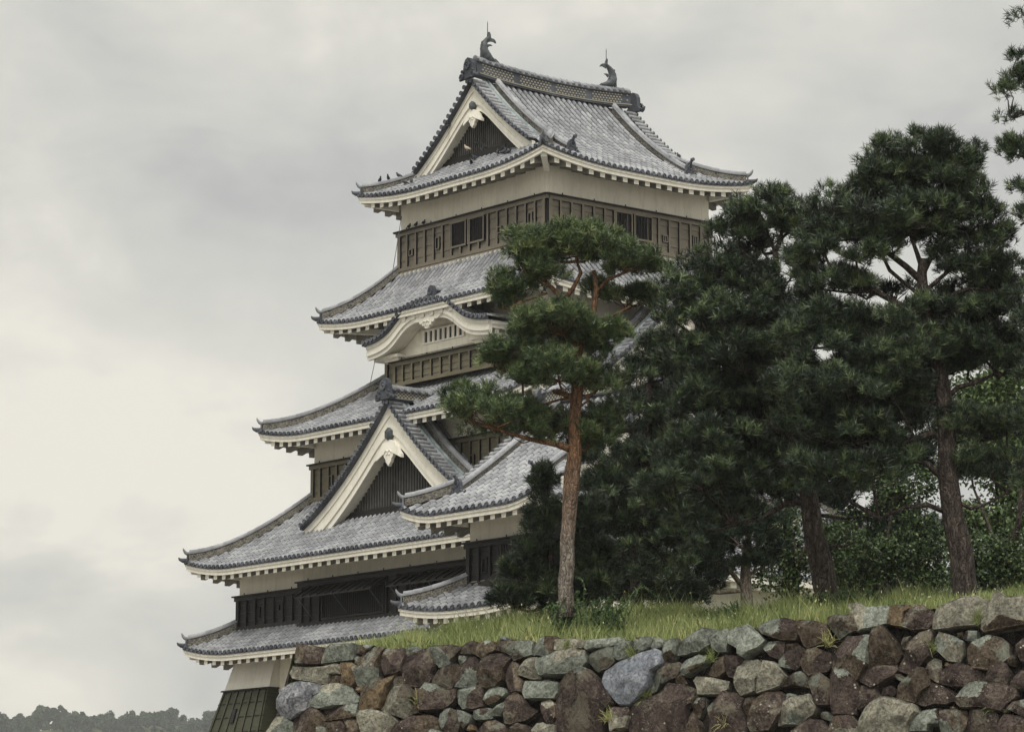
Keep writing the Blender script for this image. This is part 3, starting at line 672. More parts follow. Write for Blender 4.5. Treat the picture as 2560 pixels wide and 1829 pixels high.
# --- curved (kara) gable over the projecting bay of the fourth storey
def kara():
    q = lambda x, y, v: onv(x/3.867+760, y/3.867+680, v)
    VF = -2.12
    T = [q(x, y, VF) for x, y in [(618, 712), (700, 685), (780, 630), (850, 560), (900, 490), (960, 420), (1040, 355), (1130, 318), (1250, 295), (1370, 300), (1440, 340), (1500, 400), (1560, 450), (1620, 475), (1700, 480), (1800, 475)]]
    B_ = [q(x, y, VF) for x, y in [(670, 852), (760, 812), (850, 748), (910, 670), (960, 590), (1030, 510), (1110, 470), (1200, 450), (1290, 440), (1390, 440), (1470, 480), (1530, 540), (1600, 585), (1680, 597), (1800, 590)]]
    T.sort(); B_.sort(); tu, tz = zip(*T); bu, bz = zip(*B_); uc = .5*(tu[0]+tu[-1]); hw = .5*(tu[-1]-tu[0])
    zt = lambda u: .5*(np.interp(u, tu, tz)+np.interp(2*uc-u, tu, tz)); zb = lambda u: .5*(np.interp(u, bu, bz)+np.interp(2*uc-u, bu, bz))
    def smooth(f):
        X = np.linspace(uc-hw, uc+hw, 61); Y = np.array([f(x) for x in X]); 
        for _ in range(3): Y[1:-1] = .25*Y[:-2]+.5*Y[1:-1]+.25*Y[2:]
        return lambda x: float(np.interp(x, X, Y))
    zt, zb = smooth(zt), smooth(zb)
    X = np.linspace(uc-hw, uc+hw, 49); g = MB()
    for f0, f1, y in ((-.02, .22, .10), (.22, .46, .05), (.46, .72, .09), (.72, 1.0, .02)):
        rows = []
        for x in X:
            a, b = zt(x), zb(x); rows.append([LC(x, VF-y, a+(b-a)*f1), LC(x, VF-y, a+(b-a)*f0), LC(x, VF+.10, a+(b-a)*f0), LC(x, VF+.10, a+(b-a)*f1)])
        g.grid(rows, 0, .5, False, True, True)
    G_ = g.build('curved_gable', M['trim'], keep, 'undulating white curved gable over the bay')
    s = MB(); s.grid([[LC(x, VF+.08, zb(x)+.05), LC(x, -1.42, zb(x)+.10)] for x in X], 0, .5, False)
    for sx in (-1, 1):
        for i, (w0, zz) in enumerate(((.95, 0), (.75, -.12))):
            u_ = uc+sx*(hw-1.0); z_ = zb(uc+sx*(hw-.9))
            s.hexa([LC(u_+a*w0*.6, v, z) for z in (z_-.10+zz, z_+.02+zz) for a, v in ((-1, VF+.25+i*.15), (1, VF+.25+i*.15), (1, -1.0), (-1, -1.0))], 0)
    s.build('gable_soffit', M['plaster'], G_)
    t = MB(); zr = lambda x: zt(x)+.12; vs = np.linspace(VF-.18, -.36, 8); XX = np.linspace(uc-hw-.12, uc+hw+.12, 60)
    zx = lambda x: zr(min(max(x, uc-hw), uc+hw))
    t.grid([[LC(x, v, zx(x)+(.0)) for v in (VF-.22, -.2)] for x in XX], 1, .5, False)
    t.grid([[LC(x, VF-.22, zx(x)), LC(x, VF-.22, zx(x)-.10), LC(x, VF, zx(x)-.12)] for x in XX], 2, .3, False)
    arc = np.concatenate([[0], np.cumsum(np.hypot(np.diff(XX), np.diff([zx(x) for x in XX])))]); nn = int(arc[-1]/.26)
    for i in range(nn):
        s0 = (i+.5)*arc[-1]/nn; x = float(np.interp(s0, arc, XX)); x2 = float(np.interp(s0+.03, arc, XX)); dx, dz = x2-x, zx(x2)-zx(x); l = math.hypot(dx, dz); dx /= l; dz /= l
        if dx < 0: dx, dz = -dx, -dz
        def rg(v, f, full=False):
            A = np.linspace(0, 2*PI, 9)[:-1] if full else np.linspace(0, PI, 6)
            return [LC(x+dx*math.cos(a)*.085*f-dz*math.sin(a)*.085*f, v, zx(x)+.03+dz*math.cos(a)*.085*f+dx*math.sin(a)*.085*f) for a in A]
        for v0, v1 in ((VF-.22, VF+.08), (VF+.08, VF+.38)): t.grid([rg(v0, 1.06), rg(v1, .92)], 0, random.random(), True)
        t.grid([rg(VF-.24, 1.1, True), rg(VF-.28, 1.1, True), rg(VF-.285, .8, True), rg(VF-.27, .65, True)], 2, .6, False, True); k = len(t.v); t.face(tuple(range(k-8, k)), 2, .8)
    roll_along(t, [LC(x, VF+.50, zx(x)) for x in XX[4:-4]], .10, .04, 3)
    for v in np.arange(VF+.76, -.4, .25): roll_along(t, [LC(x, v, zx(x)) for x in XX], .08, .02, 0)
    t.build('curved_tiles', [M['tile'], M['tile_flat'], M['tile_dark'], M['tile_green']], G_)
    # little ridge with its end tile
    sm = [LC(uc, v, zt(uc)+.2) for v in (VF+.3, VF+.9, -.5)]
    ridge(G_, sm, .42, .34, False); oni('ridge_end_tile', G_, uc, VF+.2, zt(uc)+.12, (0, -1), .72)
    # carved pendant under the crown of the curve
    pd = MB(); zc_ = zb(uc)+.03
    prof = [(0, -.42), (.12, -.38), (.16, -.28), (.26, -.30), (.30, -.18), (.42, -.20), (.50, -.08), (.66, -.10), (.80, -.04), (.95, .02), (.9, .12), (0, .14)]
    pts = prof+[(-x, z) for x, z in prof[-2:0:-1]]; k = len(pts); n = pd.add([LC(uc+x, VF-.06, zc_+z) for x, z in pts]+[LC(uc+x, VF+.04, zc_+z) for x, z in pts]); c0 = pd.add([LC(uc, VF-.08, zc_-.05)])
    for i in range(k): pd.face((c0, n+i, n+(i+1) % k), 0, .5); pd.face((n+i, n+(i+1) % k, n+k+(i+1) % k, n+k+i), 0, .5)
    for sx in (-1, 1): tube(pd, [LC(uc+sx*(.10+.09*math.cos(a)), VF-.10, zc_-.20+.09*math.sin(a)) for a in np.linspace(0, 5, 9)], .02, 5)
    pd.build('pendant', M['trim'], G_)
    # bay below the curve
    vb = -1.4; u0, u1 = 1.62, 7.57
    bay = wallbox(keep, 'projecting_bay', 'boarded bay under the curved gable with a barred vent', (u0, u1, vb, -.2), 22.3, 24.3, 22.2, 23.14, 'siding_mid', .57)
    w = MB(); Xb = np.linspace(u0, u1, 30)
    w.grid([[LC(x, vb, 24.2), LC(x, vb, zb(x)+.15)] for x in Xb], 0, .5, False)
    w.hexa([LC(u, v, z) for z in (23.30, 23.62) for u, v in ((u0-.05, vb-.05), (u1+.05, vb-.05), (u1+.05, vb), (u0-.05, vb))], 0)
    w.build('bay_plaster', M['plaster'], bay)
    v = MB(); a0, a1 = 3.30, 5.74
    v.hexa([LC(u, vv, z) for z in (23.68, 24.12) for u, vv in ((a0, vb-.02), (a1, vb-.02), (a1, vb), (a0, vb))], 1)
    n = 8
    for i in range(n+1):
        x = a0+(a1-a0)*i/n; ww = .075 if i not in (0, n) else .06
        v.hexa([LC(x+d*ww, vv, z) for z in (23.66, 24.14) for d, vv in ((-1, vb-.07), (1, vb-.07), (1, vb), (-1, vb))], 0)
    for z0, z1 in ((23.62, 23.68), (24.12, 24.18)): v.hexa([LC(u, vv, z) for z in (z0, z1) for u, vv in ((a0-.1, vb-.10), (a1+.1, vb-.10), (a1+.1, vb), (a0-.1, vb))], 0)
    v.build('vent', [M['trim'], M['black']], bay)
    # returning eaves at both ends of the curved roof
    for sg, uu in ((-1, uc-hw), (1, uc+hw)):
        e_ = MB(); z_ = zt(uu)
        for d0, d1, a, b in ((-.02, .08, .0, -.13), (.03, .12, -.13, -.27)):
            e_.hexa([LC(uu-sg*d, v_, z_+z) for z in (b, a) for d, v_ in ((d0, VF+.1), (d1, VF+.1), (d1, -.3), (d0, -.3))], 0)
        for v_ in np.arange(VF+.45, -.5, .5): e_.hexa([LC(uu-sg*d, v_+y, z_+z) for z in (-.44, -.26) for d, y in ((.14, -.1), (.14, .1), (1.0, .1), (1.0, -.1))][::1], 0)
        e_.hexa([LC(uu-sg*d, v_, z_+z) for z in (-.58, -.44) for d, v_ in ((-.0, VF+.3), (1.1, VF+.3), (1.1, -.3), (-.0, -.3))], 0)
        e_.build('return_eave', M['trim'], G_)
kara()
# --- lower front: box bay with propped-up shutters
wb = wallbox(keep, 'shutter_bay', 'slightly projecting black bay with two propped shutters', (-4.3, 9.08, -4.70, -4.4), 12.7, 14.42, 12.72, 14.40, 'siding_dark', .62, win={'front': [(1.5, 5.3, 12.95, 13.95), (7.1, 11.4, 12.95, 13.95)]})
for u1_, u0_ in ((8.45, 3.6), (2.65, -2.2)):
    mb = MB(); zh, ze, vh, ve = 14.16, 13.74, -4.82, -5.55
    mb.hexa([LC(u0_, vh, zh-.05), LC(u1_, vh, zh-.05), LC(u1_, ve, ze-.05), LC(u0_, ve, ze-.05), LC(u0_, vh, zh), LC(u1_, vh, zh), LC(u1_, ve, ze), LC(u0_, ve, ze)], 0)
    k = round((u1_-u0_)/.5)
    for i in range(k+1):
        u = u0_+(u1_-u0_)*i/k; mb.hexa([LC(u-.03, vh, zh), LC(u+.03, vh, zh), LC(u+.03, ve-.03, ze), LC(u-.03, ve-.03, ze), LC(u-.03, vh, zh+.06), LC(u+.03, vh, zh+.06), LC(u+.03, ve-.03, ze+.06), LC(u-.03, ve-.03, ze+.06)], 0)
    for u in (u0_+.15, (u0_+u1_)/2, u1_-.15): tube(mb, [LC(u, ve+.05, ze-.03), LC(u, -4.8, 13.0)], .02, 5, 1)
    for u in np.arange(u0_+.3, u1_, .9): tube(mb, [LC(u, vh+.05, zh+.08), LC(u, vh+.05, zh+.2)], .03, 5, 1)
    mb.build('propped_shutter', [M['siding_dark'], M['metal']], keep)
# --- plinth: white band, flared skirt and stone base
pl = MB()
def frus(mb, r0, z0, r1, z1, m=0):
    A = [(r0[0], r0[2]), (r0[1], r0[2]), (r0[1], r0[3]), (r0[0], r0[3])]; B = [(r1[0], r1[2]), (r1[1], r1[2]), (r1[1], r1[3]), (r1[0], r1[3])]
    mb.hexa([LC(u, v, z0) for u, v in A]+[LC(u, v, z1) for u, v in B], m)
frus(pl, (-4.5, 13.64, -4.5, 12.87), 10.3, (-4.5, 13.64, -4.5, 12.87), 12.0, 0)
frus(pl, (-4.45, 13.5, -4.45, 12.8), 7.2, (-4.45, 13.5, -4.45, 12.8), 10.4, 1)
plo = pl.build('plinth_wall', [M['plaster'], M['siding_dark']], keep, 'white plinth band under the lowest roof')
cb = MB(); ur = 10.85
frus(cb, (ur+.02, 13.92, -4.98, -3.5), 10.48, (ur, 13.60, -4.72, -3.5), 11.6, 0)
cb.build('plinth_corner', M['trim'], keep, 'proud white panel at the plinth corner')
sk = MB()
frus(sk, (ur-.35, 14.65, -5.95, -3.0), 7.2, (ur+.05, 13.95, -5.0, -3.5), 10.46, 0)
frus(sk, (ur-.02, 14.02, -5.10, -3.5), 10.46, (ur-.02, 14.0, -5.06, -3.5), 10.52, 1)
for i in range(7):
    f = .04+.92*i/6
    for (ua, ub, m, off) in ((-.045, .045, 0, .05),):
        t0 = (ur-.35+(14.65-ur+.35)*f, -5.95, 7.2); t1 = (ur+.05+(13.95-ur-.05)*f, -5.0, 10.44)
        sk.hexa([LC(t0[0]-.06, t0[1]-off, t0[2]), LC(t0[0]+.06, t0[1]-off, t0[2]), LC(t0[0]+.06, t0[1]+.05, t0[2]), LC(t0[0]-.06, t0[1]+.05, t0[2]),
                 LC(t1[0]-.045, t1[1]-off, t1[2]), LC(t1[0]+.045, t1[1]-off, t1[2]), LC(t1[0]+.045, t1[1]+.05, t1[2]), LC(t1[0]-.045, t1[1]+.05, t1[2])], 0, None, [0, 0, 0, 1, 0, 1])
for zz in (9.95, 9.4, 8.8, 8.1, 7.5):
    f = (10.46-zz)/3.26; sk.hexa([LC(u, v, z) for z in (zz, zz+.03) for u, v in ((ur+.05-.4*f, -5.0-.95*f-.025), (13.95+.7*f, -5.0-.95*f-.025), (13.95+.7*f, -4.9-.95*f), (ur+.05-.4*f, -4.9-.95*f))], 1)
f = (10.46-9.45)/3.26; u_ = 12.75
sk.hexa([LC(u_+a, -5.0-.95*(10.46-z)/3.26-b, z) for z in (9.2, 9.75) for a, b in ((-.11, .07), (.11, .07), (.11, -.1), (-.11, -.1))], 2)
sk.build('flared_skirt', [M['siding_green'], M['siding_dark'], M['black']], keep, 'flared dark green stone-drop skirt at the corner')
M['basestone'] = mat('base_stone', lambda n: n.out(n.mix(n.ramp(n.voro(n.pos(), 1.1, 'DISTANCE_TO_EDGE'), [(.02, 1), (.08, 0)]), n.ramp(n.noise(n.pos(), .8), [(.35, (.07, .06, .055)), (.65, (.2, .19, .17))]), (.01, .01, .01)), .9, n.voro(n.pos(), 1.1, 'DISTANCE_TO_EDGE'), .2, 1))
sb = MB(); frus(sb, (-8.5, 17.2, -8.5, 16.5), -.2, (-4.7, 13.8, -4.7, 13.0), 7.4, 0); sb.build('stone_base', M['basestone'], keep, 'sloping stone base of the keep')
# lightning conductor cable down the left corner
cbm = MB(); w1 = onv(1004, 540, -.6); w2 = onv(980, 690, -1.3); tube(cbm, [LC(w1[0], -.6, w1[1]), LC(w2[0], -1.3, w2[1])], .014, 5)
w1 = onv(942, 880, -2.0); w2 = onv(923, 970, -2.6); tube(cbm, [LC(w1[0], -2.0, w1[1]), LC(w2[0], -2.6, w2[1])], .014, 5)
cbm.build('conductor_cable', M['metal'], keep)
# ------------------------------------------------------------------ attached turret
turret = tag(empty('corner_turret', (ORGC[0], ORGC[1], 0), ALPHA), 'lower two-roofed turret attached to the keep behind the red-barked pine', 'turret')
ET = (-11.6, -4.1, -10.15, 1.85)
tr, zft = irimoya(turret, 'upper_roof', None, ET, 15.2, 6.0, 4.4, .78, .72, 1.7, axis='u', lift=.38, R_=2.0, sp=.36, r=.105)
zct = lambda x: zft(50, 6.0-abs(x))-.10
for cu_, e_, n_ in ((-4.8, (0, 1), (1, 0)), (-10.9, (0, -1), (-1, 0))):
    gable(turret, cu_, -4.15, e_, n_, zct, 4.4, lambda x: .55, 16.2, 1.25, 'end_gable', None, panel_in=.4, barsp=.3, ornament=.8, kud_end=4.65, pend=0, front=.25)
ridge(tr, [LC(u, -4.15, 19.65) for u in np.linspace(-4.8, -10.9, 5)], .6, .38)
rt = (-9.5, -5.85, -8.4, .1)
wallbox(turret, 'upper_storey', None, rt, 12.3, 15.6, 12.85, 14.3, 'siding_dark', .6, win={'front': [(1.75, 3.1, 13.0, 14.15)]}, slots={'front': [(.95, 13.5, .2, .45)]})
skirt_roof(turret, 'lower_roof', None, rt, 1.78, 1.7, 11.9, 1.0, .3, a=.8, sp=.36, r=.105)
tw = MB(); frus(tw, (-9.45, -5.9, -8.35, .1), 7.0, (-9.45, -5.9, -8.35, .1), 12.2, 0); tw.build('lower_wall', M['plaster'], turret)
tb = MB(); frus(tb, (-12, -2.5, -11.5, .1), -.2, (-9.6, -5.7, -8.5, .1), 7.2, 0); tb.build('stone_base', M['basestone'], turret)
# ------------------------------------------------------------------ foreground terrace and stone wall
WL = at(732, 1617, 68.0); WR = at(2560, 1487, 60.0)
WD = np.array([WR[0]-WL[0], WR[1]-WL[1], 0]); WLEN = np.linalg.norm(WD); WD /= WLEN
WN = np.array([WD[1], -WD[0], 0.])            # outward, towards the camera
if WN[1] > 0: WN = -WN
BAT = .16                                      # batter: the face leans back as it rises
PN = WN+np.array([0, 0, BAT]); PN /= np.linalg.norm(PN); WUP = np.cross(WD, PN); WUP = WUP if WUP[2] > 0 else -WUP
C0 = np.array([0, 0, CAMZ])
def onwall(x, y):
    r = ray(x, y); t = ((WL-C0)@PN)/(r@PN); return C0+r*t
def wall2(x, y):
    p = onwall(x, y)-WL; return p@WD, p@WUP
TOPL = [(560, 1622), (735, 1622), (820, 1616), (960, 1621), (1060, 1622), (1180, 1606), (1340, 1600), (1440, 1602), (1560, 1602), (1660, 1602), (1760, 1580), (1870, 1570), (1920, 1556), (2060, 1556), (2120, 1536), (2200, 1516), (2300, 1512), (2440, 1498), (2500, 1484), (2560, 1482), (2700, 1470), (3300, 1440)]
SIL = [(560, 1640), (735, 1635), (900, 1628), (1000, 1622), (1126, 1603), (1200, 1589), (1320, 1571), (1500, 1556), (1640, 1556), (1760, 1564), (1850, 1562), (1990, 1545), (2240, 1526), (2400, 1514), (2560, 1504), (2700, 1480), (3300, 1450)]
ipl = lambda L, x: float(np.interp(x, [p[0] for p in L], [p[1] for p in L]))
def ground_pt(x, t):
    """terrace surface: x = photo column at the wall top, t = metres behind the wall top"""
    a = onwall(x, ipl(TOPL, x)); p4 = a-WN*4.2; xs_ = 1280+FPX*p4[0]/(p4[1]*math.cos(PITCH)+(a[2]-CAMZ)*math.sin(PITCH)); b = at(xs_, ipl(SIL, xs_), p4[1]); f = min(1, max(0, t/4.2)); f = f*f*(3-2*f)
    p = a-WN*t; z = a[2]-.10+(b[2]-a[2]+.10)*f+max(0, t-4.2)*.012; return np.array([p[0], p[1], z])
def soil(n):
    c = n.noise(n.pos(), 3, 5, .6); n.out(n.ramp(c, [(.35, (.035, .045, .018)), (.65, (.09, .10, .04))]), .95, c, .05, 1, .1)
M['soil'] = mat('soil', soil); M['gravel'] = mat('gravel', lambda n: n.out(n.ramp(n.noise(n.pos(), .5, 6), [(.35, (.12, .11, .095)), (.65, (.22, .205, .18))]), .95))
mb = MB(); xs = list(np.linspace(735, 3200, 90)); ts = [-.05, .3, .8, 1.3, 1.9, 2.6, 3.4, 4.2, 6, 9, 14, 22, 32]
mb.grid([[tuple(ground_pt(x, t)) for x in xs] for t in ts], 0, .5, True)
a = ground_pt(735, 32); 
mb.grid([[tuple(ground_pt(735, t)) for t in ts], [(*(ground_pt(735, t)[:2]-np.array([1.2, 0])), -.3) for t in ts]], 0, .5, True)
tag(mb.build('terrace_ground', M['soil']), kind='structure')
gm = MB(); Rg = 2500
gm.quad((-Rg, -200, 0), (Rg, -200, 0), (Rg, 3000, 0), (-Rg, 3000, 0), 0, .5)
tag(gm.build('ground', M['gravel']), kind='structure')
# stone materials -------------------------------------------------------
def _rock(lo, mid, hi, patch=None, pamt=.0, lichen=.5, streak=(1, 1, 1), seed=0):
    def f(n):
        o = n.tc('Object'); inf = n.node('ShaderNodeObjectInfo').outputs['Random']
        cmb = n.node('ShaderNodeCombineXYZ'); n.L.new(n.m('MULTIPLY', inf, 37), cmb.inputs[0]); n.L.new(n.m('MULTIPLY', inf, 91), cmb.inputs[2])
        ad = n.node('ShaderNodeVectorMath', operation='ADD'); n.L.new(n.pos(), ad.inputs[0]); n.L.new(cmb.outputs[0], ad.inputs[1]); p = ad.outputs[0]
        a = n.noise(n.map(p, streak), 3.2, 7, .68, .5); b = n.noise(p, 18, 5, .65); c = n.noise(p, 1.3, 4, .6, .6)
        col = n.ramp(a, [(.28, lo), (.5, mid), (.74, hi)])
        col = n.mix(n.ramp(b, [(.38, .6), (.56, 0)]), col, tuple(x*.5 for x in lo))
        if patch: col = n.mix(n.ramp(n.m('ADD', n.m('MULTIPLY', c, .75), n.m('MULTIPLY', b, .25)), [(.58-pamt, 0), (.66-pamt, .7)]), col, patch)
        v = n.voro(p, 9, rnd=1); w = n.noise(p, 2.1, 3)
        lic = n.m('MULTIPLY', n.ramp(v, [(.12, 1), (.24, 0)]), n.ramp(w, [(.68-.2*lichen, 0), (.80-.2*lichen, 1)]))
        col = n.mix(lic, col, (.44, .44, .37))
        v2 = n.voro(p, 30, rnd=1); lic2 = n.m('MULTIPLY', n.ramp(v2, [(.14, .7), (.30, 0)]), n.ramp(n.noise(p, 4.0, 2), [(.54, 0), (.64, 1)])); col = n.mix(lic2, col, (.34, .33, .27))
        br = n.ramp(inf, [(0, .78), (1, 1.22)]); col = n.mix(1.0, col, br, 'MULTIPLY')
        crk = n.noise(n.map(p, (1, 1, .5), (3, 1, 2)), 6.0, 6, .7, 1.0)
        h = n.m('ADD', n.m('ADD', n.m('MULTIPLY', a, .5), n.m('MULTIPLY', b, .5)), n.m('MULTIPLY', n.ramp(crk, [(.44, 0), (.5, 1)]), .22))
        n.out(col, .9, h, .05, .9, .15)
    return f
M['M'] = mat('maroon_rock', _rock((.024, .016, .015), (.078, .059, .052), (.165, .135, .112), (.155, .14, .105), .05, .75, (1, 1, .35)))
M['B'] = mat('brown_rock', _rock((.03, .022, .016), (.105, .082, .06), (.20, .165, .12), (.17, .19, .16), .05, .5, (1, 1, .6)))
M['G'] = mat('grey_green_rock', _rock((.10, .108, .092), (.215, .235, .20), (.345, .365, .315), (.12, .085, .07), -.02, .3, (1, 1, 1)))
M['C'] = mat('pale_rock', _rock((.10, .09, .075), (.27, .26, .205), (.42, .40, .32), (.13, .10, .08), -.04, .3, (1, 1, 1)))
M['O'] = mat('orange_rock', _rock((.07, .05, .032), (.19, .14, .085), (.31, .25, .16), (.12, .075, .05), .0, .2, (1, 1, .7)))
M['U'] = mat('blue_rock', _rock((.08, .088, .10), (.20, .215, .245), (.36, .38, .41), (.16, .17, .2), -.05, .1, (1, 1, 1)))
M['K'] = mat('mottled_rock', _rock((.035, .04, .045), (.16, .165, .18), (.40, .40, .41), (.10, .10, .10), .0, .6, (1, 1, 1)))
TILES = {1: (660, 1580, 5.6825), 2: (1040, 1580, 5.6825), 3: (1420, 1550, 5.6825), 4: (1800, 1500, 4.935), 5: (2160, 1470, 4.5225)}
